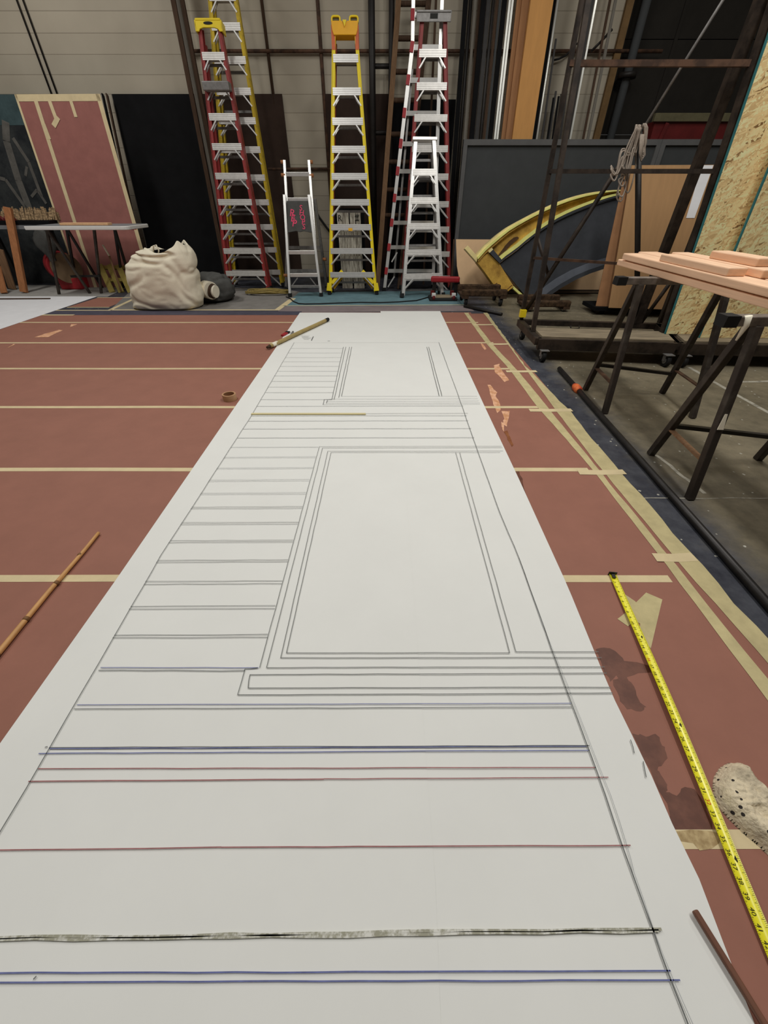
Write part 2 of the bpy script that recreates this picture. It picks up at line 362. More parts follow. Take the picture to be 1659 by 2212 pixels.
mb = MB(); mb.box((9.1, 2.2, 3.1), (.2, 14.4, 6.2)); struct(mb.build('wall_right', 'painted_block', origin=(9, 0, 0)))
mb = MB(); mb.box((-12.1, 2.2, 3.1), (.2, 14.4, 6.2)); struct(mb.build('wall_left', 'painted_block', origin=(-12, 0, 0)))

# ------------------------------------------------------------------ red rosin paper covering, taped sheets
cov = thing('floor_covering', 'brick red rosin paper taped over the floor in wide strips under the white drawing', 'floor paper', (0, 3, 0))
XL = -9.0; XI = 1.2; XO = 1.37
seams = [G(830, s).y for s in (1815, 1250, 1015, 880, 797, 741, 697)]
edges = [-1.4, -.62]+seams+[5.93]
stains = [((1288, 1403), (1312, 1400), (1332, 1408), (1350, 1428), (1385, 1434), (1420, 1440), (1426, 1450), (1380, 1453), (1347, 1471), (1330, 1462), (1318, 1472), (1302, 1445)),
 ((1322, 1470), (1352, 1462), (1368, 1485), (1380, 1512), (1393, 1528), (1385, 1536), (1352, 1533), (1336, 1508)),
 ((1367, 1587), (1392, 1590), (1418, 1588), (1430, 1608), (1440, 1630), (1434, 1650), (1420, 1664), (1432, 1682), (1444, 1700), (1438, 1712), (1462, 1718), (1476, 1700), (1500, 1706), (1520, 1738), (1540, 1792), (1452, 1796), (1440, 1740), (1402, 1665)),
 ((1110, 1010), (1118, 1012), (1128, 1035), (1136, 1066), (1130, 1068), (1118, 1040))]
peels = [((1054, 832), (1060, 832), (1066, 842), (1075, 848), (1070, 856), (1078, 868), (1082, 885), (1074, 893), (1068, 880), (1062, 862)),
 ((1084, 889), (1101, 889), (1098, 908), (1094, 922), (1086, 916), (1088, 905)), ((1083, 912), (1088, 916), (1090, 934), (1084, 926)),
 ((1066, 790), (1078, 786), (1079, 793), (1090, 808), (1099, 822), (1090, 826), (1078, 812), (1068, 804)),
 ((1038, 742), (1044, 744), (1051, 754), (1047, 757), (1041, 750)),
 ((75, 729), (104, 729), (118, 722), (136, 714), (128, 713), (96, 722)), ((152, 707), (160, 704), (167, 701), (154, 701)), ((17, 752), (26, 748), (34, 744), (29, 744)),
 ((1089, 934), (1096, 930), (1102, 945), (1110, 962), (1105, 966), (1096, 950))]
allst = []
for k, pl in enumerate(stains): allst.append((pl, 1))
for k, pl in enumerate(peels): allst.append((pl, 3 if k == 8 else 2))
for i in range(len(edges)-1):
    y0, y1 = edges[i], edges[i+1]; mb = MB()
    xr = XI if i < len(edges)-1 else XI
    mb.box(((XL+XI)/2, (y0+y1)/2, .001), (XI-XL, y1-y0, .002))
    for pl, mi in allst:
        pts = [G(*p) for p in pl]; cy = sum(p.y for p in pts)/len(pts)
        if y0 <= cy < y1:
            q = []
            for a, b in zip(pts, pts[1:]+pts[:1]):
                for t in (0, .33, .66):
                    p = a.lerp(b, t)+V((random.uniform(-.004, .004), random.uniform(-.004, .004), 0)); p.z = .0022; q.append(p)
            for p in q: p.z = .0022+.00012*allst.index((pl, mi))
            ar = sum(a.x*b.y-b.x*a.y for a, b in zip(q, q[1:]+q[:1]))
            if ar < 0: q.reverse()
            mb.add(q, [tuple(range(len(q)))], mi)
    mb.build('paper_sheet', ['rosin_paper', 'wet_brown_paint', 'torn_paper', 'rust_paint'], cov)
bs = [-1.4, G(1460, 1240).y-.9, G(1440, 1215).y, G(1290, 1021).y, G(1190, 887).y, G(1130, 803).y, G(1080, 744).y, G(1045, 702).y, 5.86]
for a, b in zip(bs, bs[1:]):
    mb = MB(); mb.box(((XI+XO)/2, (a+b)/2, .001), (XO-XI, b-a-.002, .002)); mb.build('border_strip', 'rosin_paper', cov)
for s in seams:
    mb = MB(); n = 14; wv = .038
    mb.line([V((XL+(XI-XL)*i/n, s+random.uniform(-.003, .003), 0)) for i in range(n+1)], wv, .0028)
    if s == seams[0]:
        q = [V((p.x, p.y, .0031)) for p in (G(1455, 1797), G(1490, 1793), G(1535, 1796), G(1560, 1803), G(1552, 1822), G(1536, 1834), G(1510, 1838), G(1496, 1822), G(1470, 1818))]
        mb.add(q[::-1], [tuple(range(len(q)))], 1)
    mb.build('seam_tape', ['masking_tape', 'tape_stain'], cov)
def band(name, left, right, m, z, jag):
    mb = MB(); n = 70; vs = []
    def xa(pl, Y):
        if Y >= pl[0][1]: return pl[0][0]
        for a, b in zip(pl, pl[1:]):
            if a[1] >= Y >= b[1]: return a[0]+(b[0]-a[0])*(a[1]-Y)/(a[1]-b[1])
        return pl[-1][0]
    for i in range(n+1):
        y = 5.9-7.2*i/n
        vs += [V((xa(left, y)+random.uniform(-.002, .002), y, z)), V((xa(right, y)+random.uniform(-jag, jag), y, z))]
    mb.add(vs, [(2*i, 2*i+2, 2*i+3, 2*i+1) for i in range(n)]); return mb.build(name, m, cov)
band('border_tape', ((1.105, 5.88), (1.114, 4.5), (1.165, 3.6), (1.168, 2.83), (1.222, 1.98), (1.228, 1.2), (1.22, .58)), ((1.16, 5.88), (1.175, 4.5), (1.232, 3.6), (1.26, 1.9), (1.269, 1.13), (1.274, .65)), 'yellowed_tape', .0036, .003)
band('border_tape', ((1.37, 5.9), (1.345, 4.43), (1.288, 2.74), (1.278, 1.98), (1.289, 1.18), (1.32, .72)), ((1.43, 5.9), (1.37, 4.6), (1.338, 3.69), (1.39, 2.75), (1.374, 1.96), (1.38, 1.1), (1.387, .8)), 'yellowed_tape', .0037, .008)
for y0, x0, x1 in ((G(1440, 1205).y, 1.2, 1.38), (bs[3], 1.13, 1.40), (bs[4], 1.09, 1.41), (bs[5], 1.12, 1.40), (bs[6], 1.14, 1.36), (bs[7], 1.12, 1.37)):
    mb = MB(); mb.line([V((x0, y0, 0)), V(((x0+x1)/2, y0-.004, 0)), V((x1, y0+.003, 0))], .05, .0042); mb.build('cross_tape', 'masking_tape', cov)
mb = MB()
for pl, z in ((((1340, 1282), (1350, 1285), (1372, 1300), (1384, 1320), (1366, 1336), (1350, 1300)), .0026), (((1333, 1338), (1350, 1325), (1395, 1281), (1430, 1296), (1405, 1402), (1380, 1372), (1382, 1348), (1370, 1342), (1356, 1354)), .0032)):
    q = [G(*p) for p in pl]
    for p in q: p.z = z
    mb.add(q, [tuple(range(len(q)))])
mb.build('tape_scrap', 'yellowed_tape', cov)

# ------------------------------------------------------------------ long white drawing
dr = thing('drawing_paper', 'long white sheet of drawn architectural panel lines running up the middle of the floor', 'drawing', (-.2, 3, 0))
ZP = .0045
L1 = [(648, 676), (565, 797), (420, 1008), (250, 1256), (0, 1610), (-140, 1812), (-420, 2230), (-700, 2640)]
R1 = [(951, 673), (985, 745), (1050, 886), (1118, 1030), (1226, 1268), (1320, 1499), (1401, 1664), (1448, 1776), (1451, 1780), (1497, 1868), (1560, 2035), (1628, 2212), (1740, 2500), (1850, 2800)]
def gz(p, z): q = G(*p); q.z = z; return q
seamx = [(850, 673), (862, 860), (880, 1100), (905, 1440), (940, 1900), (952, 2212), (970, 2640)]
def lerp_line(pl, Y):
    q = [G(*p) for p in pl]
    for a, b in zip(q, q[1:]):
        if a.y >= Y >= b.y: t = (a.y-Y)/(a.y-b.y); return a.x+(b.x-a.x)*t
    return q[0].x if Y > q[0].y else q[-1].x
def sheet(lp, rp, ytop, ybot, z, n, wav):
    mb = MB(); vs = []; m = 10
    for i in range(n+1):
        Y = ytop+(ybot-ytop)*i/n; a = lerp_line(lp, Y); b = lerp_line(rp, Y)
        for j in range(m+1):
            x = a+(b-a)*j/m
            zz = z+wav*max(0, noise.noise(V((x*1.3, Y*1.1, z*99))))*(1 if Y > 4.5 else .25)
            vs.append(V((x, Y, zz)))
    mb.add(vs, [(i*(m+1)+j, (i+1)*(m+1)+j, (i+1)*(m+1)+j+1, i*(m+1)+j+1) for i in range(n) for j in range(m)], 0, True)
    return mb
rs = sheet([(x-28, y) for x, y in seamx], R1, 6.0, -.25, .0036, 60, .004)
rs.build('right_sheet', 'drawing_paper', dr)
ls = sheet(L1, seamx, 5.9, -.25, ZP, 60, .003)
ls.build('left_sheet', 'drawing_paper', dr)
ln = MB(); ZL = ZP+.0045
def PL(pts, wd=.0028, m=0, jit=.0012):
    q = [G(*p) for p in pts]; o = []
    for a, b in zip(q, q[1:]):
        n = max(2, int((b-a).length/.08))
        o += [a.lerp(b, i/n) for i in range(n)]
    o.append(q[-1])
    wd *= .78
    ln.line([p+V((random.uniform(-jit, jit), random.uniform(-jit, jit), 0)) for p in o], wd, ZL, m)
LB = [(635.6, 741.5), (543, 901), (349, 1203), (111, 1618), (0, 1807), (-230, 2200)]
RB = [(947.5, 741), (991, 860), (1027, 964), (1061, 1060), (1079, 1109), (1120, 1208), (1207, 1452), (1230, 1516), (1262, 1600), (1306, 1720), (1341, 1827), (1405, 2007), (1444, 2118), (1482, 2212)]
PL(LB, .0034); PL(RB, .004)
PL([(1120, 1208), (1170, 1350), (1212, 1452), (1237, 1516), (1270, 1600), (1316, 1720), (1351, 1827), (1366, 1885), (1408, 2007), (1450, 2118), (1492, 2212)], .002, 1)
def xat(pl, y):
    for a, b in zip(pl, pl[1:]):
        if a[1] <= y <= b[1]: return a[0]+(b[0]-a[0])*(y-a[1])/(b[1]-a[1])
    return pl[0][0] if y < pl[0][1] else pl[-1][0]
IL_far = [(742, 751), (717, 865)]; IL = [(690, 967), (562, 1445)]
PL([(635, 742), (948, 741)], .003, 1)
for y in (754, 764, 774, 783, 793, 803.6, 813.6, 825.5, 838, 850, 865): PL([(xat(LB, y), y), (xat(IL_far, y), y)], .0055, 1)
for y in (879, 900, 911, 928, 947.6): PL([(xat(LB, y), y+.7), (xat(RB, y)+3, y-.3)], .0055, 1)
PL([(543, 896), (1010, 895)], .004, 0)
PL([(xat(LB, 968), 968.5), (688, 968)], .004, 1)
for y, d in ((990, 2), (1013.6, 2), (1040, 3), (1068.5, 3), (1099, 3.5), (1133, 4), (1172, 4), (1214.5, 4), (1261, 6), (1315, 6), (1377, 6)):
    for yy in (y-d/2, y+d/2): PL([(xat(LB, yy)-2, yy+.8), (xat(IL, yy)-1, yy-.6)], .0026, 0 if y > 1090 else 1)
PL([(219, 1445), (560, 1445)], .003, 2); PL([(215, 1451), (531, 1452)], .003, 0)
for a, b in ((IL_far[0], IL_far[1]), ((747, 751), (722, 865)), ((755, 751), (732, 860.6)), ((760, 751), (738, 858)), ((922, 751), (948.5, 857.5)), ((926, 751), (954.7, 857.5)),
             ((738, 858), (1030, 857.5)), ((722, 864), (1032, 863)), ((705, 869), (1034, 868)), ((705, 873), (1036, 872)), ((698, 876), (1037, 875)), ((701, 865), (698, 876)), ((708, 866), (705, 873)), ((701, 865), (722, 864))):
    PL([a, b], .0048 if a[1] != b[1] and abs(a[0]-b[0]) < 60 else .004, 0 if abs(a[0]-b[0]) < 60 else 1)
for a, b in (((690, 967), (1083, 966)), ((697, 970), (1085, 969)), ((708.4, 977), (1086, 976)), ((715.4, 979.6), (1080, 979.3)), ((690, 967), (562, 1445)), ((697, 970), (577, 1445)), ((708.4, 977), (607, 1424)), ((715.4, 979.6), (620, 1413)),
             ((984, 979.6), (1100, 1413)), ((992.5, 979.6), (1113.4, 1411)), ((620, 1413), (1100, 1413)), ((1113.4, 1411), (1291, 1410.5)), ((607, 1424), (1297, 1423)), ((577, 1445), (1304, 1443)), ((541, 1460), (1308, 1457)), ((537, 1489), (1317, 1487)), ((515, 1504), (1322, 1500)),
             ((531, 1447), (514.4, 1504)), ((541, 1460), (537, 1489)), ((531, 1447), (558, 1446))):
    PL([a, b], .003, 0, .0008)
for (a, b, wd, m) in (((169, 1525), (1232, 1522), .0026, 2), ((163, 1534), (1234, 1530), .0026, 0), ((110, 1617), (1271, 1613), .003, 0), ((110, 1619.5), (1265, 1614.5), .003, 2), ((87, 1630), (1271, 1623), .003, 2),
                      ((86, 1663), (1284, 1660), .003, 3), ((65, 1690), (700, 1685), .0034, 3), ((700, 1685), (1312, 1681), .0028, 3), ((0, 1838), (480, 1832), .003, 3), ((480, 1832), (1359, 1828), .003, 3),
                      ((0, 2102), (1445, 2098), .003, 2), ((0, 2122), (1465, 2117), .003, 2)):
    PL([a, b] if a[0] > 0 else [(-120, a[1]+1), a, b], wd, m, .0006)
for dy, wd in ((0, .006), (5.5, .006)):
    PL([(-90, 2026+dy), (500, 2020+dy), (1425-dy, 2006+dy)], wd, 4, .0016)
for a, b in (((1360, 1600), (1368, 1630)), ((1387, 1647), (1393, 1682)), ((77, 2115), (84, 2108)), ((101, 1617), (107, 1615))): PL([a, b], .003, 0)
for i in range(7): PL([(650+i*1.0, 726.5+i*1.3), (671+random.uniform(-6, 2), 727+i*1.3)], .006, 1, .004)
PL([(673, 737), (677, 728.5)], .012, 0); PL([(708, 738), (713, 738)], .01, 0)
sk = []
for p in seamx[1:6]: sk.append(p)
ln.build('line_drawing', ['pencil', 'faint_pencil', 'blue_pencil', 'red_pencil', 'charcoal'], dr)

# second white sheet at the left and the cloths beyond
mb = MB()
q = [G(210, 641), G(0, 712), G(-420, 860), G(-420, 641)]
mb.prism([V((p.x, p.y, .0032)) for p in q], (0, 0, .0015)); tag(mb.build('paper_sheet', 'white_sheet'), 'blank white paper sheet lying at the far left edge of the red floor paper', 'paper')
mb = MB(); mb.beam(G(-60, 646, .012), G(108, 645, .012), .03, .014, (0, 0, 1)); tag(mb.build('wooden_stick', 'dark_wood'), 'thin dark stick lying across the blank white sheet at left', 'stick')
def cloth(name, px, z, m, label, cat, lines=(), lm='masking_tape'):
    mb = MB(); q = [G(*p) for p in px]; mb.prism([V((p.x, p.y, z)) for p in q], (0, 0, .0012))
    for a, b, wd in lines: mb.line([G(*a), G(*b)], wd, z+.0020, 1)
    return tag(mb.build(name, [m, lm]), label, cat)
cloth('drop_cloth', [(236, 671), (604, 671), (660, 633), (600, 622), (290, 622)], .0008, 'grey_cloth', 'grey canvas drop cloth edged with pale tape under the white bag', 'drop cloth', (((236, 670), (604, 670), .05), ((238, 670), (300, 641), .06), ((600, 669), (628, 648), .08)))
cloth('drop_cloth', [(612, 662), (1010, 660), (1000, 628), (646, 632)], .0022, 'teal_cloth', 'teal drop cloth spread under the ladders', 'drop cloth', (((612, 661), (1010, 659), .03), ((613, 661), (634, 645), .08)))
cloth('drop_cloth', [(600, 675), (1025, 672), (1005, 658), (606, 661)], .0003, 'mauve_cloth', 'narrow mauve grey cloth strip beyond the head of the white drawing', 'drop cloth')
cloth('drop_cloth', [(-200, 641), (232, 641), (286, 616), (-200, 616)], .0001, 'dust_cloth', 'pale grey drop cloth on the floor under the folding table at left', 'drop cloth')
cloth('floor_tape', [(80, 681), (650, 681), (652, 673), (110, 671)], .0022, 'navy_paint', 'dark navy strip along the far edge of the red floor paper', 'floor strip', (((88, 681), (160, 681), .05), ((110, 671), (240, 671), .04)))
cloth('paper_sheet', [(148, 663), (236, 663), (284, 644), (212, 643)], .0002, 'rosin_paper', 'small red rosin paper piece beside the blank white sheet', 'paper', (((145, 664), (236, 664), .03), ((210, 643), (290, 643), .03)))

# ------------------------------------------------------------------ things lying on the floor
def stick(name, a, b, r0, r1, m, label, nodes=(), tipm=None, group=None):
    root = thing(name, label, 'stick', ((a+b)/2)*1.0, group); mb = MB()
    n = 24; pts = []; rs_ = []
    for i in range(n+1):
        t = i/n; p = a.lerp(b, t)+V((noise.noise(V((t*3, 1, 0)))*.004, noise.noise(V((t*3, 5, 0)))*.004, 0)); pts.append(p); rs_.append(r0+(r1-r0)*t)
    mb.tube(pts, rs_, 10); mb.build('shaft', m, root)
    d = (b-a).normalized()
    for t in nodes:
        p = a.lerp(b, t); r = (r0+(r1-r0)*t); q = MB(); q.tube([p-d*.008, p-d*.003, p+d*.003, p+d*.008], [r*1.0, r*1.2, r*1.2, r*1.0], 10); q.build('node', 'bamboo_node', root)
    return root, d
stick('bamboo_stick', G(213, 1151, .013), G(-60, 1477, .015), .0075, .0105, 'bamboo', 'bamboo stick lying on red paper left of the white drawing', (.2, .42, .66, .86))
s2, d2 = stick('bamboo_stick', G(704, 692, .028), G(583, 748, .028), .02, .02, 'olive_bamboo', 'bamboo drawing stick lying over the far left edge of the white drawing', ())
a, b = G(704, 692, .028), G(583, 748, .028); q = MB(); q.tube([a-d2*.06, a+d2*.01], [.021, .0215], 10); o = q.build('tip', 'black_rubber', s2); o['label'] = 'black tip'
q = MB(); q.tube([b-d2*.13, b-d2*.04], .0215, 10); o = q.build('band', 'cloud_white', s2); o['label'] = 'white tape band'
q = MB(); q.tube([b-d2*.02, b+d2*.05], [.02, .012], 10); o = q.build('holder', 'dark_wood', s2); o['label'] = 'dark drawing end'
mb = MB(); mb.beam(G(543, 894, .010), G(790, 894, .010), .02, .006, (0, 0, 1)); tag(mb.build('wooden_lath', 'lath'), 'thin tan straightedge lath lying across the far part of the white drawing', 'lath')
mb = MB(); mb.beam(G(1500, 1966, .018), G(1690, 2275, .018), .012, .012, (0, 0, 1)); tag(mb.build('wooden_stick', 'brown_stick', bevel=.003), 'brown square stick lying on the near right corner of the white drawing', 'stick')
# scissors-like cutter and pencil by the far bamboo stick
kn = thing('utility_knife', 'small red handled knife beside the far bamboo stick', 'knife', G(616, 721))
mb = MB(); mb.beam(G(610, 725, .012), G(619, 719.5, .012), .04, .02, (0, 0, 1)); mb.build('handle', 'red_paint', kn, bevel=.004)
mb = MB(); mb.beam(G(619, 719.5, .012), G(623, 717, .012), .05, .022, (0, 0, 1)); mb.build('collar', 'black_rubber', kn, bevel=.004)
mb = MB(); mb.beam(G(622, 719, .012), G(626, 717.5, .012), .022, .004, (0, 0, 1)); mb.build('blade', 'dull_aluminium', kn)
mb = MB(); mb.tube([G(628, 725, .014), G(633, 717, .014)], .012, 8); tag(mb.build('chalk_holder', 'dull_aluminium'), 'short grey holder lying beside the far bamboo stick on the white drawing', 'holder')
# roll of masking tape
c = G(497.5, 864); c = V((c.x, c.y, 0)); rt = thing('tape_roll', 'roll of tan masking tape standing flat on red paper', 'tape roll', c)
def ring(c, ro, ri, z0, z1, n=40):
    mb = MB(); vs = []
    for r, z in ((ro, z0), (ro, z1), (ri, z1), (ri, z0)):
        for j in range(n): a = 2*math.pi*j/n; vs.append(V((c.x+r*math.cos(a), c.y+r*math.sin(a), z)))
    fs = [(k*n+j, k*n+(j+1) % n, ((k+1) % 4)*n+(j+1) % n, ((k+1) % 4)*n+j) for k in range(4) for j in range(n)]
    return mb.add(vs, fs, 0, False)
ring(c, .052, .043, .0025, .05).build('tape', 'tape_roll', rt); ring(c, .0428, .0395, .0025, .05).build('core', 'cardboard_edge', rt)

# tape measure blade
tm = thing('tape_measure', 'extended yellow tape measure blade with black numerals lying on red paper', 'tape measure', G(1480, 1600))
t0 = G(1321.5, 1244); t1 = G(1662, 2058); td = (t1-t0).normalized(); tn = V((td.y, -td.x, 0)); TL_ = (t1-t0).length
def tz(s, lat):   # dished blade: edges up, slightly raised in the middle of its run
    lift = .006+.012*math.sin(min(1, s/1.1)*math.pi)**2
    return lift+.0045*(lat/.014)**2
vs = []; n = 60; m = 8; mb = MB(); SL = TL_+.25
for th in (0, -.0006):
    for i in range(n+1):
        for j in range(m+1):
            s = SL*i/n; lat = -.0145+.029*j/m; p = t0+td*s+tn*lat; vs.append(V((p.x, p.y, tz(s, lat)+th)))
K = (n+1)*(m+1)
fs = [(i*(m+1)+j, i*(m+1)+j+1, (i+1)*(m+1)+j+1, (i+1)*(m+1)+j) for i in range(n) for j in range(m)]
mb.add(vs, [tuple(reversed(f)) for f in fs]+[tuple(x+K for x in f) for f in fs], 0, True); mb.build('blade', 'tape_yellow', tm)
nb = MB(); nr = MB(); nt = MB()
for k in range(1, 48):
    s = k*.0254
    if s > SL-.01: break
    def on(s_, lat): p = t0+td*s_+tn*lat; return V((p.x, p.y, tz(s_, lat)+.0006))
    tgt = MB(); base = 0
    c0 = t0+td*(s-.010)+tn*.004
    text(tgt, str(k), .0145, V((c0.x, c0.y, 0)), td, -tn)
    for i in range(base, len(tgt.v)):
        p = tgt.v[i]; rel = p-t0; tgt.v[i] = V((p.x, p.y, tz(rel.dot(td), rel.dot(tn))+.0007))
    tgt.build('numeral', 'print_red' if k % 16 == 0 else 'print_black', tm)
    for e in range(8):
        ss = s-e*.0254/8; ll = .006 if e == 0 else (.005 if e == 4 else .0025)
        for sg in (1, -1):
            p = [on(ss-.0003, sg*.0138), on(ss+.0003, sg*.0138), on(ss+.0003, sg*(.0138-ll)), on(ss-.0003, sg*(.0138-ll))]
            nt.add(p, [(0, 1, 2, 3)])
    if k % 12 == 0:
        q = on(s+.001, -.0075); nt.add([q+td*.007, q+tn*.004, q-td*.007, q-tn*.004], [(0, 1, 2, 3)])
nt.build('tick_marks', 'print_black', tm)
mb = MB(); mb.beam(t0+V((0, 0, .011))-td*.002-tn*.016, t0+V((0, 0, .011))-td*.002+tn*.016, .004, .02, (0, 0, 1)); mb.beam(t0+V((0, 0, .013)), t0+td*.022+V((0, 0, .0125)), .014, .003, (0, 0, 1)); mb.build('hook', 'black_steel', tm)

# stained fleece mitt
def mitt():
    pl = [(1537, 1700), (1540, 1680), (1552, 1660), (1572, 1649), (1592, 1649), (1608, 1656), (1618, 1668), (1624, 1682), (1640, 1696), (1660, 1716), (1715, 1772), (1720, 1890), (1672, 1876), (1657, 1848), (1636, 1828), (1600, 1798), (1578, 1776), (1556, 1752), (1542, 1728)]
    pts = [G(*p) for p in pl]; pts = [V((p.x, p.y)) for p in pts]
    xs = [p.x for p in pts]; ys = [p.y for p in pts]; h = .0028
    def inside(x, y):
        c = False; j = len(pts)-1
        for i in range(len(pts)):
            a, b = pts[i], pts[j]
            if (a.y > y) != (b.y > y) and x < (b.x-a.x)*(y-a.y)/(b.y-a.y)+a.x: c = not c
            j = i
        return c
    def dist(x, y):
        best = 9; p = V((x, y))
        for i in range(len(pts)):
            a, b = pts[i], pts[(i+1) % len(pts)]; ab = b-a; t = max(0, min(1, (p-a).dot(ab)/ab.dot(ab))); best = min(best, (p-a-ab*t).length)
        return best
    mb = MB(); idx = {}; nx = int((max(xs)-min(xs))/h)+2; ny = int((max(ys)-min(ys))/h)+2; H = {}
    for i in range(nx):
        for j in range(ny):
            x, y = min(xs)+i*h, min(ys)+j*h
            if inside(x, y): H[(i, j)] = (x, y, dist(x, y))
    for (i, j), (x, y, d) in H.items():
        u = min(1, d/.035); z = .003+.044*(1-(1-u)**2)
        z += .006*noise.noise(V((x*55, y*55, 0)))*u+.004*noise.noise(V((x*140, y*140, 3)))*u
        fd = abs((x-.995)*.8+(y-.235)*.6); z -= .014*math.exp(-(fd/.012)**2)*(1 if y < .3 else 0)*u
        jx = (noise.noise(V((x*200, y*200, 5))))*.002
        if d < h*1.05:
            p = V((x, y)); bp = None; bd = 9
            for k in range(len(pts)):
                a, b = pts[k], pts[(k+1) % len(pts)]; ab = b-a; t = max(0, min(1, (p-a).dot(ab)/ab.dot(ab))); qq = a+ab*t
                if (p-qq).length < bd: bd = (p-qq).length; bp = qq
            x, y = bp; z = .003
        idx[(i, j)] = len(mb.v); mb.v.append(V((x+jx, y+jx, max(.003, z))))
    for (i, j) in list(H):
        if all(k in idx for k in ((i+1, j), (i, j+1), (i+1, j+1))):
            mb.f.append((idx[(i, j)], idx[(i+1, j)], idx[(i+1, j+1)], idx[(i, j+1)])); mb.m.append(0); mb.sm.append(True)
    # closed underside
    nv = len(mb.v); mb.v += [V((p.x, p.y, .0028)) for p in mb.v[:nv]]
    for f in list(mb.f): mb.f.append(tuple(reversed([k+nv for k in f]))); mb.m.append(0); mb.sm.append(True)
    o = mb.build('wash_mitt', 'fleece'); tag(o, 'stained beige fleece mitt lying beside the tape measure', 'mitt')
mitt()

# black pipe along the floor
pr = thing('steel_pipe', 'long black pipe lying along the floor beside the red paper', 'pipe', (1.56, 2.3, 0))
pa, pb = G(1208, 796, .02), G(1659, 1306, .02); pd = (pb-pa).normalized()
mb = MB(); mb.tube([pa, pa.lerp(pb, .5), pb+pd*1.2], .019, 12); mb.build('pipe', 'pipe_steel', pr)
pc = G(1246, 840, .02); cc = pa+pd*((pc-pa).dot(pd)); mb = MB(); mb.tube([cc-pd*.07, cc-pd*.03, cc+pd*.03, cc+pd*.05], [.021, .032, .032, .022], 12); o = mb.build('tape_wrap', 'tag_red', pr); o['label'] = 'red and orange tape wrapped round the pipe'

# ------------------------------------------------------------------ step ladders
UPY = (0, 1, 0)
def rail_corners(BL, BR, TL, TR):
    u = ((BR-BL)+(TR-TL)).normalized(); wv = ((TL+TR)/2-(BL+BR)/2).normalized(); n = u.cross(wv).normalized()
    if n.y > 0: n = -n            # n points toward the camera side
    return u, wv, n
def stepladder(name, label, BL, BR, TL, TR, ys, rail, step, rw=.042, rd=.085, sh=.075, cap=None, rear=None, brace=True, braces_from=0, foot='black_rubber', group=None, gap=.16, cat='ladder', overrun=0):
    root = thing(name, label, cat, (BL+BR)/2, group)
    u, wv, n = rail_corners(BL, BR, TL, TR)
    for a, b, sg in ((BL, TL, 1), (BR, TR, -1)):
        d = (b-a).normalized(); mb = MB()
        mb.beam(a+d*.03+n*0, b, .014, rd, n)                      # web of the channel
        for e in (1, -1):
            c = u*(sg*rw/2)+n*(e*(rd/2-.006))
            mb.beam(a+d*.03+c, b+c, rw, .012, n)
        mb.build('side_rail', rail, root)
        mb = MB(); mb.beam(a, a+d*.06, rw+.02, rd+.012, n); mb.build('foot', foot, root, bevel=.006)
    for k, y in enumerate(ys):
        cm = ((BL+BR)/2); ct = ((TL+TR)/2); t = tfor(cm, ct, y+5)
        l = BL.lerp(TL, t); r = BR.lerp(TR, t)
        mb = MB(); h = sh/2
        l2 = l+u*.012; r2 = r-u*.012
        mb.beam(l2+wv*(h-.008), r2+wv*(h-.008), .016, rd+.012, n)                     # tread
        mb.beam(l2+n*(rd/2+.002), r2+n*(rd/2+.002), sh, .006, n)                     # front lip
        mb.beam(l2-n*(rd/2), r2-n*(rd/2), sh*.7, .006, n)
        for e in (-.25, .05, .32): mb.beam(l2+n*(rd/2+.006)+wv*(e*sh), r2+n*(rd/2+.006)+wv*(e*sh), .006, .004, n)
        so = mb.build('step', step, root)
        if brace and k >= braces_from:
            wd = (r-l).length
            for a, s_, e_ in ((l, 1, BL), (r, -1, BR)):
                p1 = a+u*(s_*(rw*.5+.21*wd))-wv*h*.8; p2 = a+u*(s_*rw*.6)-wv*(h+.13*wd+.05)-u*(s_*.012)+(e_-a).normalized()*.0
                for f in (1, -.4):
                    mb = MB(); mb.beam(p1+n*(rd/2*f), p2+n*(rd/2*f), .016, .008, n); mb.build('brace', 'aluminium_plain', so)
    if rear:
        ro = -n*gap
        for a, b, sg in ((BL, TL, 1), (BR, TR, -1)):
            a2 = a+u*(sg*.02)-n*gap*1.3; a2.z = .004
            b2 = b+u*(sg*.02)-n*.09-wv*.12
            mb = MB(); mb.beam(a2+(b2-a2)*.012, b2, .03, .045, n); mb.build('rear_rail', rear, root)
            mb = MB(); mb.beam(a2, a2+(b2-a2).normalized()*.05, .045, .06, n); mb.build('foot', foot, root)
        for t in [.06+.105*i for i in range(9)]:
            l = BL.lerp(TL, t)-n*(gap*1.3*(1-t)+.09*t)+u*.02; r = BR.lerp(TR, t)-n*(gap*1.3*(1-t)+.09*t)-u*.02
            if l.z < .05: continue
            mb = MB(); mb.beam(l, r, .028, .018, n); mb.build('rear_rung', 'dull_aluminium', root)
    if cap: cap(root, TL, TR, u, wv, n)
    return root, u, wv, n

def poly_local(o, u, wv, pts): return [o+u*a+wv*b for a, b in pts]
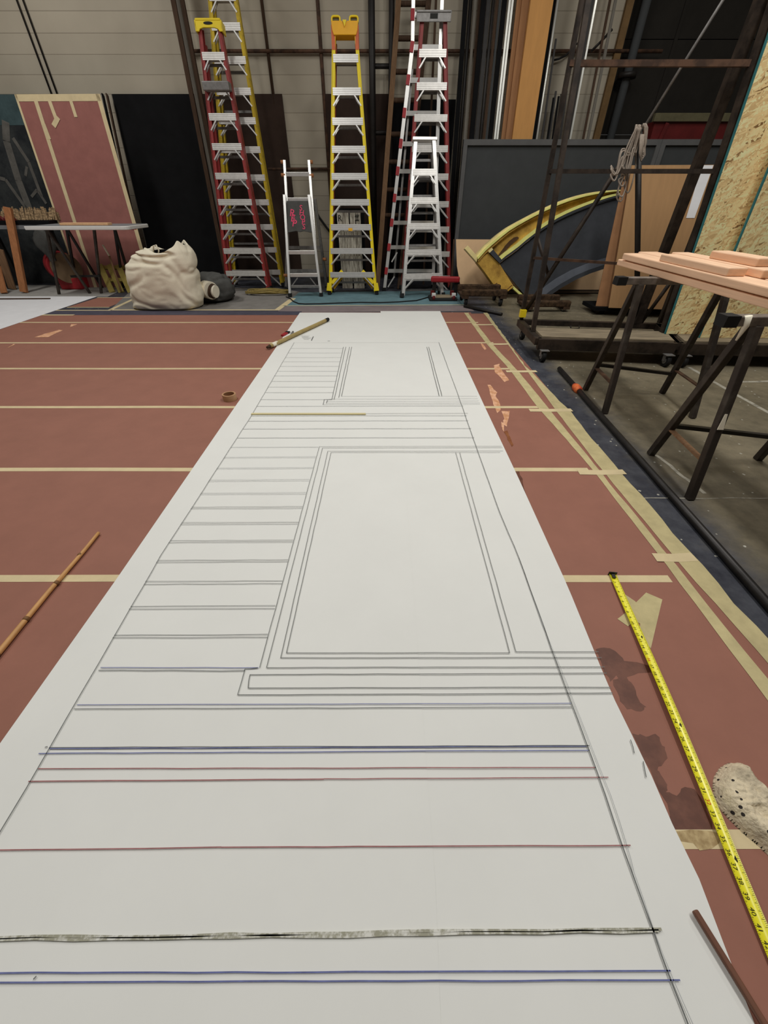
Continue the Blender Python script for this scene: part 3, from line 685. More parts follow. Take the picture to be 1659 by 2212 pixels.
# red ladder with a yellow cap
def cap_red(root, TL, TR, u, wv, n):
    c = (TL+TR)/2; W = (TR-TL).length
    h = .30; a = W/2+.03
    k = .62
    pts = [(-a+.005, 0), (-a-.005, .085*k), (-a+.006, .17*k), (-a+.03, .19*k), (a-.03, .19*k), (a-.006, .17*k), (a+.005, .085*k), (a-.005, 0), (a-.04, 0), (a-.055, .035*k), (a-.1, .055*k), (-a+.1, .055*k), (-a+.055, .035*k), (-a+.04, 0)]
    mb = MB(); mb.prism(poly_local(c+n*.07-wv*.05, u, wv, pts), -n*.02)
    mb.beam(c-u*(a-.01)+wv*.055, c+u*(a-.01)+wv*.055, .02, .15, n)
    for s_ in (-1, 1): mb.beam(c+u*(s_*(a-.005))-wv*.05, c+u*(s_*(a-.005))+wv*.05, .018, .14, n)
    co_ = mb.build('top_cap', 'yellow_plastic', root, bevel=.004)
    mb = MB(); e = c+n*.0715+wv*.022
    mb.prism([e+u*(.06*math.cos(t))+wv*(.014*math.sin(t)) for t in [2*math.pi*i/24 for i in range(24)]], n*.002); mb.build('badge', 'print_black', co_)
Yt = 7.95
rl = stepladder('step_ladder', 'red step ladder with a yellow top cap beside the black board', G(493, 629, .004), G(583, 629, .004), P(431, 62, Yt), P(478, 62, Yt), [120, 185, 250, 314, 377, 433, 486, 538, 586], 'red_fibreglass', 'aluminium', cap=cap_red, rear='red_fibreglass')
# grey tool tray on that ladder's second step
root, u, wv, n = rl
mb = MB(); c = P(470, 188, 7.78); mb.box(c+V((0, -.02, 0)), (.36, .14, .09)); mb.build('tool_tray', 'dull_aluminium', root, bevel=.01)
# taller yellow ladder behind
stepladder('step_ladder', 'old tall yellow ladder standing behind the red ladder and rising out of view', G(500, 619, .004), G(613, 619, .004), P(441, -150, 8.45), P(489, -150, 8.45), [-70, -8, 56, 128, 195, 258, 320, 380, 433, 486, 535, 583], 'old_yellow', 'aluminium', rear='old_yellow', rw=.045, rd=.08)
# yellow ladder with cup wells
def cap_yellow(root, TL, TR, u, wv, n):
    c = (TL+TR)/2; W = (TR-TL).length; a = W/2+.02
    mb = MB()
    mb.prism(poly_local(c+n*.06-wv*.095, u, wv, [(-a+.03, 0), (-a+.012, .04), (-a, .125), (-.03, .125), (0, .09), (.03, .125), (a, .125), (a-.012, .04), (a-.03, 0)]), -n*.13)
    co_ = mb.build('top_cap', 'amber_plastic', root, bevel=.006)
    for s_ in (-1, 1):
        o = c+u*(s_*(a-.058))+wv*.062-n*.01
        mb = MB(); pts = []
        for i in range(29):
            t = 2*math.pi*i/28; cx_, sy_ = math.cos(t), math.sin(t)
            pts.append(o+u*(.052*math.copysign(abs(cx_)**.5, cx_))+wv*(.034*math.copysign(abs(sy_)**.5, sy_)))
        mb.tube(pts, .011, 8, cap=False); mb.build('tool_well', 'yellow_plastic', co_)
        mb = MB(); mb.prism([p-n*.008 for p in pts[:-1]], -n*.03); mb.build('well_floor', 'olive_lip', co_)
    mb = MB(); mb.prism([c+n*.064+p for p in (u*-.025+wv*.03, u*.025+wv*.03, wv*-.03)], n*.012); mb.build('notch', 'yellow_plastic', co_)
    for s_ in (-1, 1):
        t = TL if s_ < 0 else TR
        mb = MB(); mb.beam(t-wv*.22, t+wv*.0, .045, .09, n); mb.build('rail_top', 'orange_fibreglass', root)
BL, BR = G(712, 636, .004), G(814, 636, .004); TL, TR = P(719.5, 58, 7.75), P(771, 58, 7.75)
yl = stepladder('step_ladder', 'bright yellow step ladder with two round cornered wells in its cap, middle of the row', BL, BR, TL, TR, [125, 196, 260, 320, 378, 433.5, 487, 538, 589], 'yellow_fibreglass', 'aluminium_plain', cap=cap_yellow, rear='red_fibreglass', braces_from=1, rw=.038)
root, u, wv, n = yl
for a, s_ in ((BL, 1), (BR, -1)):
    d = ((TL if s_ > 0 else TR)-a).normalized()
    mb = MB(); mb.beam(a+d*.05+n*.012, a+d*.16+n*.012, .085, .11, n, w2=.06); mb.build('boot', 'yellow_plastic', root)
    mb = MB(); mb.beam(a+d*.16+u*(s_*.04)+n*.03, a+d*.33+u*(s_*.2)+n*.03, .045, .012, n); mb.build('base_brace', 'yellow_plastic', root)
    mb = MB(); mb.beam(a+d*.10+u*(s_*.05)-n*.06, a+d*.30+u*(s_*.22)-n*.06, .06, .012, n); mb.build('base_brace', 'amber_plastic', root)
mb = MB(); c = P(757, 496, 7.25); mb.beam(c-u*.03, c+u*.03, .035, .02, n); mb.build('clip', 'amber_plastic', root)
# red ladder in the right cluster
def cap_grey(root, TL, TR, u, wv, n):
    c = (TL+TR)/2; a = (TR-TL).length/2+.05
    mb = MB(); mb.prism(poly_local(c+n*.07-wv*.02, u, wv, [(-a, 0), (-a-.01, .1), (a+.01, .1), (a, 0)]), -n*.012); mb.beam(c-u*a+wv*.07, c+u*a+wv*.07, .02, .16, n)
    co_ = mb.build('top_cap', 'dull_aluminium', root, bevel=.004)
    mb = MB(); e = c+n*.0715+wv*.03; mb.beam(e-u*.05, e+u*.05, .045, .003, n); mb.build('badge', 'print_black', co_)
stepladder('step_ladder', 'red ladder with a grey metal cap in the right hand ladder cluster', G(866, 624, .004), G(973, 624, .004), P(908, 48, 8.0), P(964, 48, 8.0), [113, 184, 252, 318, 378, 437, 491, 544, 596], 'red_fibreglass', 'aluminium', cap=cap_grey, rear='red_fibreglass', rw=.046)
# short aluminium ladder in front
def cap_alu(root, TL, TR, u, wv, n):
    c = (TL+TR)/2; a = (TR-TL).length/2+.03
    mb = MB(); mb.beam(c-u*a, c+u*a, .035, .11, n); mb.build('top_cap', 'aluminium', root, bevel=.004)
stepladder('step_ladder', 'short bare aluminium step ladder in front of the right hand ladder cluster', G(868, 643, .004), G(957, 641, .004), P(895, 302, 7.4), P(939, 302, 7.4), [369, 430, 485, 541, 592], 'aluminium_plain', 'aluminium', cap=cap_alu, rear='dull_aluminium', rw=.04, rd=.07)

# tall multi position aluminium ladder
md = thing('extension_ladder', 'tall slim aluminium hinged ladder with red locks, left of the red ladder at right', 'ladder', (.15, 7.6, 0))
def seg(pts, w_, t_, m, name, par, wide=None):
    o = None
    for a, b in zip(pts, pts[1:]):
        mb = MB(); mb.beam(a, b, w_, t_, UPY); o = mb.build(name, m, par)
    return o
lo = [G(830, 628), P(891, 98, 7.95)]; li = [P(838, 560, 7.62), P(894, 98, 8.0), P(893.5, -70, 8.1)]
seg([lo[0], lo[1]], .05, .05, 'aluminium_plain', 'outer_rail', md)
seg([P(891, 98, 8.0), P(894, -70, 8.12)], .045, .04, 'aluminium_plain', 'inner_rail', md)
seg([P(851, 600, 7.66), P(890.5, 150, 7.97)], .03, .035, 'dull_aluminium', 'inner_rail', md)
seg([G(935, 622), P(951, 98, 8.0)], .05, .05, 'aluminium_plain', 'outer_rail', md)
seg([P(951, 98, 8.02), P(957.5, -70, 8.12)], .045, .04, 'aluminium_plain', 'inner_rail', md)
for y in (33, 103, 174, 245, 311, 370, 428, 481, 534, 585):
    tl = tfor(*([lo[0], lo[1]] if y > 98 else [P(891, 98, 8.0), P(894, -70, 8.12)]), y); a = (lo[0].lerp(lo[1], tl) if y > 98 else P(891, 98, 8.0).lerp(P(894, -70, 8.12), tl))
    ra, rb = (G(935, 622), P(951, 98, 8.0)) if y > 98 else (P(951, 98, 8.02), P(957.5, -70, 8.12))
    b = ra.lerp(rb, tfor(ra, rb, y))
    mb = MB(); mb.beam(a+V((.02, 0, 0)), b-V((.02, 0, 0)), .05, .04, UPY); mb.build('rung', 'aluminium_plain', md)
    if y > 25:
        d = (lo[1]-lo[0]).normalized() if y > 98 else V((0, 0, 1))
        mb = MB(); mb.beam(a-d*.05-V((.006, .01, 0)), a+d*.05-V((.006, .01, 0)), .05, .055, UPY); o = mb.build('lock', 'red_paint', md); o['label'] = 'red rung lock'
for a in (G(830, 628), G(935, 622)):
    mb = MB(); mb.beam(a, a+V((0, 0, .05)), .06, .07, UPY); mb.build('foot', 'black_rubber', md)
for y0, y1, x0, x1 in ((545, 566, 858, 846), (597, 620, 852, 838)):
    mb = MB(); mb.beam(P(x0, y0, 7.6), P(x1, y1, 7.58), .02, .01, UPY); mb.build('brace', 'aluminium_plain', md)

# small multi position ladder with the lettered board
mm = thing('step_ladder', 'small folding aluminium ladder with a black lettered board between its rails', 'ladder', (-1.25, 7.1, 0))
FL, FR = G(627, 641, .004), G(694, 640, .004); AL, AR = P(614.6, 346, 7.55), P(668, 346, 7.55)
FT = tfor(FL, AL, 422)
TLm, TRm = P(614.6, 422, 7.38), P(667.6, 422, 7.38)
seg([FL, TLm], .035, .06, 'aluminium_plain', 'outer_rail', mm); seg([FR, TRm], .035, .06, 'aluminium_plain', 'outer_rail', mm)
seg([P(622, 560, 7.2), P(619.5, 433, 7.42), P(614.6, 347, 7.55)], .034, .045, 'aluminium_plain', 'inner_rail', mm); seg([P(684, 560, 7.2), P(674, 433, 7.42), P(667.5, 347, 7.55)], .034, .045, 'aluminium_plain', 'inner_rail', mm)
RL, RR = G(618, 625, .004), G(706, 621, .004)
seg([RL, P(622, 430, 7.5)], .04, .05, 'dull_aluminium', 'rear_rail', mm); seg([RR, P(680, 430, 7.5)], .04, .05, 'dull_aluminium', 'rear_rail', mm)
for y in (535, 585): 
    a = RL.lerp(P(622, 430, 7.5), tfor(RL, P(622, 430, 7.5), y)); b = RR.lerp(P(680, 430, 7.5), tfor(RR, P(680, 430, 7.5), y)); mb = MB(); mb.beam(a, b, .045, .03, UPY); mb.build('rear_rung', 'dull_aluminium', mm)
for (x0, x1, y, Y, hh, m_) in ((618, 668, 376.5, 7.5, .05, 'aluminium_plain'), (622, 669, 431, 7.4, .045, 'aluminium_plain'), (624, 680, 545, 7.16, .05, 'aluminium_plain'), (627, 686, 594, 7.08, .05, 'aluminium_plain'), (629, 689, 619, 7.05, .035, 'dull_aluminium')):
    mb = MB(); mb.beam(P(x0, y, Y), P(x1, y, Y), hh, .05, UPY); mb.build('rung', m_, mm, bevel=.004)
for a, b in (((643, 600), (630, 618)), ((670, 600), (684, 618))): mb = MB(); mb.beam(P(a[0], a[1], 7.07), P(b[0], b[1], 7.05), .016, .01, UPY); mb.build('brace', 'dull_aluminium', mm)
for x, y, Y in ((611, 350, 7.55), (671, 350, 7.55), (612, 378, 7.5), (673, 379, 7.5), (617, 595, 7.3), (701, 560, 7.5)):
    mb = MB(); c = P(x, y, Y); mb.tube([c-V((.03, 0, 0)), c+V((.03, 0, 0))], .022, 10); mb.build('lock_knob', 'cedar', mm)
for a in (FL, FR, RL, RR): mb = MB(); mb.beam(a, a+V((0, .005, .05)), .05, .07, UPY); mb.build('foot', 'black_rubber', mm)
c0, c1, c2, c3 = P(619, 434, 7.36), P(667, 434, 7.36), P(673.5, 502, 7.22), P(622, 502, 7.22)
mb = MB(); nn = (c1-c0).cross(c3-c0).normalized(); nn = -nn if nn.y > 0 else nn
mb.prism([c0, c1, c2, c2.lerp(c3, .33)+(c0-c3)*.05, c2.lerp(c3, .5)+(c0-c3)*.02, c2.lerp(c3, .66)+(c0-c3)*.05, c3], -nn*.015); bd = mb.build('board', 'charcoal_cloth', mm)
xd = (c1-c0).normalized(); yd = nn.cross(xd); yd = -yd if yd.z < 0 else yd
def bp(x, y): return PN(x, y, c0+nn*.003, nn)
def letters(word, pts, size, tilt):
    for ch, p in zip(word, pts):
        q = MB(); ct, st = math.cos(tilt), math.sin(tilt); text(q, ch, size, bp(*p), xd*ct+yd*st, yd*ct-xd*st); q.build('letter', 'hot_pink', bd)
letters('REP', ((631.5, 461), (633, 472), (636, 483)), .135, -.2)
letters('SHOPS', ((650, 449.5), (651.8, 460), (653.6, 470), (655.2, 480), (656.5, 490)), .10, -.15)

# ------------------------------------------------------------------ boards and poles against the back wall
def leaner(name, label, cat, TLp, TRp, BLp, BRp, Yt, th, m, extra=None, z0=0.0, mats=None, group=None):
    """board whose foot corners stand at the given ground pixels and whose top edge is at depth Yt"""
    a, b = (G(*BLp, z0), G(*BRp, z0)); d = P(*TLp, Yt)
    n = (b-a).cross(d-a).normalized(); n = -n if n.y > 0 else n
    c = PN(*TRp, a, n)
    return a, b, c, d, n
a, b, c, d, n = leaner('', '', '', (32, 204), (214, 203), (173, 621), (330, 620), 8.2, .02, '')
root = thing('plywood_panel', 'pinkish red board edged with masking tape, leaning on the back wall at left', 'board', (a+b)/2)
mb = MB(); mb.prism([a, b, c, d], -n*.018); mb.build('panel', 'pink_board', root)
def on(s, t, o=.002): return a.lerp(b, s).lerp(d.lerp(c, s), t)+n*o
def strip(p, q, w_, m, o=.002, name='tape_strip'):
    mb = MB(); A, B = on(*p, o), on(*q, o); r = (B-A).normalized().cross(n)*(w_/2); mb.prism([A-r, A+r, B+r, B-r], n*.001); mb.build(name, m, root)
strip((0, .985), (1, .985), .075, 'masking_tape'); strip((.99, 0), (.985, 1), .06, 'masking_tape'); strip((.008, 0), (.008, 1), .03, 'masking_tape')
strip((.215, 0), (.225, 1), .055, 'masking_tape', .0034); strip((.40, .88), (.385, .99), .05, 'masking_tape', .0036); strip((.34, .86), (.43, .90), .06, 'masking_tape', .0046); strip((.645, .90), (.64, .99), .045, 'masking_tape', .0036); strip((.225, .87), (.235, .80), .06, 'masking_tape', .0046)
strip((.93, .345), (1.0, .345), .02, 'red_paint', .004)
# black board and the thin dark sheets at its edge
a, b, c, d, n = leaner('', '', '', (240, 203), (424, 203), (333, 606), (505, 606), 8.9, .02, '')
root = thing('black_board', 'large matt black board leaning on the back wall behind the white bag', 'board', (a+b)/2)
mb = MB(); mb.prism([a, b, c, d], -n*.02); mb.build('panel', 'black_board', root)
strip((.004, 0), (.004, 1), .012, 'grey_strip', .002, 'edge_strip')
for px_, m, lb in ((222, 'black_board', 'thin black sheet on edge beside the taped red board'), (231, 'dark_wood', 'thin dark brown sheet on edge between the red and black boards')):
    a2 = G(px_*.79+136, 612); t2 = P(px_, 204, 8.8); mb = MB(); mb.beam(a2, t2, .09, .02, (1, .3, 0)); tag(mb.build('thin_sheet', m), lb, 'board')
# dark painted scenic flat at far left
a, b, c, d, n = leaner('', '', '', (-160, 204), (60, 204), (-40, 612), (180, 612), 8.75, .03, '')
root = thing('scenic_flat', 'dark painted scenic flat with grey branch strokes behind the tables at far left', 'scenery flat', (a+b)/2)
mb = MB(); mb.prism([a, b, c, d], -n*.03); mb.build('panel', 'dark_scenic', root)
mb = MB(); q = [on(0, .86), on(1, .86), on(1, 1), on(0, 1)]; mb.prism(q, n*.001); mb.build('top_band', 'dark_teal', root)
def spx(pl, w_):
    A0 = a+n*.004
    pts = [PN(x, y, A0, n) for x, y in pl]; mb = MB()
    for p, q in zip(pts, pts[1:]):
        r = (q-p).normalized().cross(n)*(w_/2); mb.prism([p-r, p+r, q+r, q-r], n*.001)
    mb.build('paint_stroke', 'scenic_grey', root)
for pl, w_ in (([(12, 262), (14, 305), (40, 390), (65, 455)], .11), ([(28, 298), (62, 350), (90, 425)], .05), ([(0, 385), (12, 388), (60, 455)], .05), ([(58, 360), (55, 380)], .04), ([(68, 425), (80, 410), (100, 440)], .04)): spx(pl, w_)
# dark brown hardboards behind the ladders
def upright(label, x0, x1, ytop, Y, m, name='hardboard_sheet', th=.02, z0=0.0, cat='board'):
    l, r = P(x0, ytop, Y), P(x1, ytop, Y); mb = MB(); mb.box(((l.x+r.x)/2, Y, (l.z+z0)/2), (r.x-l.x, th, l.z-z0)); return tag(mb.build(name, m), label, cat)
upright('dark brown hardboard standing against the wall behind the red ladder', 418, 609, 203, 8.965, 'brown_board')
upright('dark brown hardboard standing against the wall behind the bright yellow ladder', 702, 846, 203, 8.965, 'brown_board')
upright('black sheet standing behind the right hand ladder cluster', 850, 985, 215, 8.965, 'black_board', 'black_sheet')
# leaning strips: px at y=0 and px at y=300
def pole(name, label, cat, x0, x3, wpx, m, Yt=8.9, tall=4.6, grp=None, shape='box', ytop=None, y3=300):
    y0 = 0 if ytop is None else ytop; ymax = Yt
    for _ in range(8):
        top = P(x0, y0, Yt); X = top.x; r = ray(x3, y3); mid = O+r*(X/r.x)
        if mid.y > Yt: mid = V((X, Yt-.01, mid.z))
        if mid.y < Yt-.9: mid = P(x3, y3, Yt-.5)
        f = mid+(mid-top)*(mid.z/(top.z-mid.z))
        if f.y < 8.14: f.y = 8.14
        if ytop is None: top = f+(top-f)*(tall/top.z)
        if top.y <= ymax+.005: break
        Yt -= top.y-ymax
    wd = abs(P(x0+wpx, y0, Yt).x-P(x0, y0, Yt).x); mb = MB(); f.z = 0
    if shape == 'tube': mb.tube([f, top], wd/2, 10)
    else: mb.beam(f, top, wd, min(.06, max(.012, wd*.5)), UPY)
    o = mb.build(name, m, origin=f); return tag(o, label, cat, grp)
pole('wood_strip', 'dark timber strip leaning at the right edge of the black board, leftmost of three', 'timber', 374, 434-2, 10, 'dark_wood', 8.70)
pole('wood_strip', 'grey timber strip leaning at the right edge of the black board, middle of three', 'timber', 384, 444-2, 8, 'grey_strip', 8.79)
pole('wood_strip', 'brown timber strip leaning at the right edge of the black board, rightmost of three', 'timber', 393, 455-4, 10, 'dark_wood', 8.9)
# conduits on the wall
def conduit(label, a_, b_, r, m='rust_steel', par=None):
    mb = MB(); mb.tube([a_, b_], r, 8); return tag(mb.build('wall_conduit', m), label, 'conduit')
def wz(x, z, Y=8.975): return V((x, Y, z))
conduit('thin black conduit running up the pale wall above the taped red board, left of two', wz(-5.28, 2.3), wz(-5.28, 6), .012, 'pipe_steel'); conduit('thin black conduit running up the pale wall above the taped red board, right of two', wz(-5.19, 2.3), wz(-5.19, 6), .012, 'pipe_steel')
conduit('dark conduit running down the wall just right of the red ladder', wz(-1.76, 2.4), wz(-1.76, 6), .022, 'dark_wood'); conduit('dark conduit running down the wall just left of the bright yellow ladder', wz(-.955, .1), wz(-.955, 6), .026)
conduit('dark pipe running level across the wall behind the ladder tops', V((-3.05, 8.945, 2.955)), V((4.2, 8.945, 2.955)), .022); conduit('dark pipe running level across the wall behind the small folding ladder', V((-2.0, 8.965, 1.62)), V((-.9, 8.965, 1.62)), .02)
mb = MB(); mb.tube([P(676, 445, 8.95), P(690, 470, 8.95), P(706, 492, 8.95), P(725, 515, 8.93)], .018, 8); tag(mb.build('cable', 'cord_black'), 'black cable slanting down the wall beside the small folding ladder', 'cable')
# black pipe frame behind the yellow ladder
pf = thing('pipe_frame', 'black pipe frame with a crossbar standing right of the bright yellow ladder', 'pipe frame', (0, 8.8, 0))
for x, wd in ((803.5, .10), (845.5, .085)):
    t_ = P(x, 100, 8.8); mb = MB(); mb.tube([V((t_.x, 8.8, 0)), V((t_.x, 8.8, 5))], wd/2, 12); mb.build('upright', 'black_steel', pf)
for y in (143, 287):
    mb = MB(); l, r = P(806, y, 8.8), P(843, y, 8.8); mb.tube([l, r], .03, 8); mb.build('crossbar', 'black_steel', pf)
# old wooden ladder behind the cluster
wl = thing('wooden_ladder', 'dark old wooden ladder with a brown left rail leaning behind the ladder cluster', 'ladder', (.2, 8.5, 0))
l0, l1 = P(840, 285, 8.3), P(861, 0, 8.72); ld = (l1-l0); r0, r1 = P(897, 285, 8.3), P(926, 0, 8.72); rdv = r1-r0
lf = l0-ld*(l0.z/ld.z); rf = r0-rdv*(r0.z/rdv.z)
for f, dv, m in ((lf, ld, 'brown_rail'), (rf, rdv, 'dark_wood')):
    mb = MB(); mb.beam(f, f+dv*(4.4/dv.z), .075, .06, UPY); mb.build('side_rail', m, wl)
for y in (8, 83, 155, 217, 290, 350, 410, 465):
    a_ = lf.lerp(l1, tfor(lf, l1, y)); b_ = rf.lerp(r1, tfor(rf, r1, y)); mb = MB(); mb.tube([a_, b_], .03, 8); mb.build('rung', 'dark_wood', wl)
# upright steel and timber stock leaning right of the ladders
stock = [(942, 932, 5, 'dark_wood', 'box'), (1006, 985, 10, 'black_board', 'box'), (1017, 994, 9, 'black_steel', 'tube'), (1027, 1008, 6, 'grey_strip', 'box'), (1036, 1014, 6, 'dark_wood', 'box'), (1045, 1022, 11, 'black_board', 'box'), (1056, 1035, 9, 'black_steel', 'box'),
         (1066, 1045, 8, 'black_steel', 'tube'), (1074, 1052, 6, 'dark_wood', 'box'), (1081, 1058, 5, 'grey_flat', 'box'), (1090, 1066, 10, 'black_board', 'box')]
for x0, x3, wp, m, sh in stock:
    pole('stock_length', 'dark upright length of stock leaning on the wall left of the tan boards', 'stock', x0, x3, wp, m, 8.80+.1*random.random(), 4.2+.5*random.random(), 'dark stock lengths left of the tan boards', sh)
pole('metal_trim', 'pale metal trim length leaning left of the tan boards, left of two', 'metal trim', 1101.5, 1073, 4.5, 'steel_conduit', 8.84); pole('metal_trim', 'pale metal trim length leaning left of the tan boards, right of two', 'metal trim', 1107.5, 1079, 4.5, 'steel_conduit', 8.84)
pole('tan_board', 'narrow brown board leaning on the wall, leftmost of the tall tan boards', 'board', 1121, 1094, 9, 'tan_board_dark', 8.86); pole('tan_board', 'medium brown board leaning on the wall, second of the tall tan boards', 'board', 1136, 1105.5, 18, 'tan_board_dark', 8.80)
pole('tan_board', 'wide tan orange board leaning upright on the wall, widest of the tall boards', 'board', 1170, 1137, 49, 'tan_board', 8.64)
pole('stock_length', 'black strip leaning at the right edge of the wide tan board', 'stock', 1198, 1165, 7, 'black_board', 8.85)
pole('metal_trim', 'bright metal tube leaning right of the wide tan board', 'metal trim', 1205, 1171, 5.5, 'steel_conduit', 8.8, shape='tube')
pole('stock_length', 'dark rod leaning right of the bright metal tube', 'stock', 1201, 1178, 4, 'black_steel', 8.75, ytop=84)
for i, x in enumerate((1192, 1197, 1203, 1209, 1214, 1220)):
    pole('stock_length', 'short dark rod in the bunch standing behind the grey flat', 'stock', x+4, x-2, 4, 'black_steel' if i % 2 else 'black_board', 8.56+.06*i, grp='short rods behind the grey flat', ytop=190+random.randint(0, 25))
pole('metal_trim', 'bright metal strip leaning behind the rack posts', 'metal trim', 1288, 1246, 4, 'steel_conduit', 8.75); pole('stock_length', 'dark beam leaning behind the rack posts left of the bright strip', 'stock', 1277, 1236, 13, 'black_steel', 8.8)
pole('stock_length', 'brown strip leaning on the wall near the dark door', 'stock', 1318, 1272, 5, 'dark_wood', 8.88); pole('stock_length', 'grey strip leaning on the wall near the dark door', 'stock', 1330, 1285, 6, 'grey_strip', 8.85)
mb = MB(); mb.tube([P(x, y, 8.93) for x, y in ((1196, 130), (1208, 127), (1222, 120), (1234, 108), (1242, 97), (1262, 86))], .012, 6); tag(mb.build('cable', 'cord_black'), 'black cable sagging across the wall right of the tan boards', 'cable')
mb = MB(); mb.tube([P(1278, 110, 8.7), P(1300, 88, 8.72), P(1322, 64, 8.74)], .018, 6); tag(mb.build('steel_rod', 'black_steel'), 'dark bent rod sticking up at an angle near the dark door', 'rod')
dp = thing('downpipe', 'dark vertical pipe with a flange in front of the dark door', 'pipe', (3.75, 8.9, 0))
mb = MB(); mb.tube([V((3.75, 8.9, 0)), V((3.75, 8.9, 6))], .06, 14); mb.build('pipe', 'grey_flat', dp)
mb = MB(); c_ = P(1340, 164, 8.9); mb.tube([V((3.75, 8.9, c_.z-.03)), V((3.75, 8.9, c_.z+.03))], .13, 20); mb.build('flange', 'black_steel', dp)

# ------------------------------------------------------------------ left side: tables, timber, drum, slatted crate
def trestle(root, x0, x1, yfoot, ytop, dark):
    pass
TY = 7.3
gt = thing('folding_table', 'pale grey topped folding table on dark trestle legs before the taped red board', 'table', (P(160, 495, TY).x, TY, 0))
zt = P(160, 497, TY-.3).z
xl, xr = P(53, 494, TY-.3).x, P(275, 494, TY-.3).x; yn, yf = TY-.3, TY+.42; r = .09
pts = [V((xl, yn, zt)), V((xr-r, yn, zt))]+[V((xr-r+r*math.sin(t), yn+r-r*math.cos(t), zt)) for t in (.4, .8, 1.2, 1.57)]+[V((xr-r+r*math.cos(t), yf-r+r*math.sin(t), zt)) for t in (0, .4, .8, 1.2, 1.57)]+[V((xl, yf, zt))]
mb = MB(); mb.prism(pts, (0, 0, .045), 0, 0); mb.build('table_top', 'white_plastic', gt, bevel=.008)
mb = MB(); mb.prism([p+(V(((xl+xr)/2, TY, zt))-p)*.03+V((0, 0, .0455)) for p in pts], (0, 0, .001)); mb.build('top_face', 'grey_plastic', gt)
tops = ((103, 7.15), (147, 7.55), (205, 7.15), (250, 7.55))
for (xt, Yt_), feet in zip(tops, (((128, 636), (195, 634)), ((157, 600), (210, 594)), ((219, 634), (222, 633)), ((255, 590), (275, 590)))):
    tp = V((P(xt, 500, Yt_).x, Yt_, zt))
    for fx, fy in feet[:1 if xt == 205 else 2]:
        f = G(fx, fy) if fy > 620 else None
        if f is None:
            f = P(fx, fy, Yt_+.25); f.z = 0.0
        mb = MB(); mb.beam(f, tp, .032, .032, UPY); mb.build('leg', 'horse_steel' if fy > 620 else 'black_steel', gt)
a_, b_ = P(154, 597, 7.4), P(216, 596, 7.2); mb = MB(); mb.beam(a_, b_, .03, .03, (0, 0, 1)); mb.build('stretcher', 'black_steel', gt)
mb = MB(); mb.box(((P(137, 480, TY).x+P(240, 480, TY).x)/2, TY-.05, zt+.045+.016), (P(240, 480, TY).x-P(137, 480, TY).x, .12, .03)); tag(mb.build('wood_board', 'pine_end', bevel=.003), 'short pale wood board lying on the pale grey folding table', 'board')
# dark work table further left with straw roll and red bag
dt = thing('work_table', 'black topped work table at the far left edge behind the leaning wood stud', 'table', (-6.3, 7.9, 0))
zt2 = P(60, 485, 7.75).z; xa, xb = -7.6, P(101, 485, 7.75).x
mb = MB(); mb.prism([V((xa, 7.65, zt2)), V((xb+.12, 7.65, zt2)), V((xb, 8.05, zt2)), V((xa, 8.05, zt2))], (0, 0, .05)); mb.build('table_top', 'black_board', dt)
mb = MB(); mb.box(((xa+xb)/2, 7.645, zt2-.03), (xb-xa, .02, .05)); mb.build('edge', 'grey_plastic', dt)
for x in (xa+.2, (xa+xb)/2, xb-.15):
    for y in (7.7, 8.0): mb = MB(); mb.box((x, y, zt2/2), (.05, .05, zt2)); mb.build('leg', 'black_steel', dt)
mb = MB(); zz = zt2+.052; xs0 = P(-10, 470, 7.9).x; xs1 = P(122, 470, 7.9).x
n = 80
for i in range(n):
    x = xs0+(xs1-xs0)*i/n; mb.beam(V((x, 7.92+random.uniform(-.02, .02), zz+.0)), V((x+random.uniform(-.05, .02), 7.98, zz+random.uniform(.09, .17))), .022, .01, UPY)
mb.box(((xs0+xs1)/2, 8.0, zz+.05), (xs1-xs0, .04, .1)); o = mb.build('straw_matting', 'straw'); tag(o, 'strip of frayed straw matting standing on the black topped work table', 'matting')
mb = MB(); c = P(8, 476, 7.8)
for t in range(7): mb.tube([c+V((-.25+.06*t, .02*math.sin(t), -.07)), c+V((-.2+.06*t, 0, .05+.03*math.sin(t*1.3))), c+V((-.12+.05*t, .03, -.06))], .035, 8)
o = mb.build('red_cloth', 'dark_red_paint'); tag(o, 'crumpled dark red cloth on the black topped work table beside the wood stud', 'cloth')
# leaning wood
def stud(label, top, foot, Yt, w_, t_, m):
    f = G(*foot); f.z = 0; tp = P(*top, Yt); mb = MB(); mb.beam(f+V((0, 0, .012)), tp, w_, t_, UPY); tag(mb.build('wood_stud', m, bevel=.003), label, 'wood')
stud('long reddish brown wood stud leaning against the black topped work table', (16.5, 448), (53, 633), 7.62, .105, .05, 'cedar')
stud('short reddish brown board leaning in front of the grey brown board at far left', (-6, 575), (10, 635), 7.45, .1, .03, 'cedar')
stud('grey brown board leaning at the left frame edge beside the wood stud', (-2, 538), (28, 626), 7.62, .12, .025, 'old_wood')
# dark rag hung under the table and rubble behind
mb = MB(); c = P(95, 530, 7.5)
ringpts = []
for k in range(9):
    zz = zt-.02-.42*k/8; wv_ = .05+.13*math.sin(math.pi*min(1, k/6.5))
    for j in range(12): t = 2*math.pi*j/12; ringpts.append(V((c.x+wv_*math.cos(t)*(1+.2*noise.noise(V((k*.6, j, 1)))), 7.55+.05*math.sin(t), zz)))
mb.add(ringpts, [(k*12+j, k*12+(j+1) % 12, (k+1)*12+(j+1) % 12, (k+1)*12+j) for k in range(8) for j in range(12)], 0, True); tag(mb.build('hanging_rag', 'charcoal_cloth'), 'dark grey rag hanging under the left end of the pale folding table', 'rag')
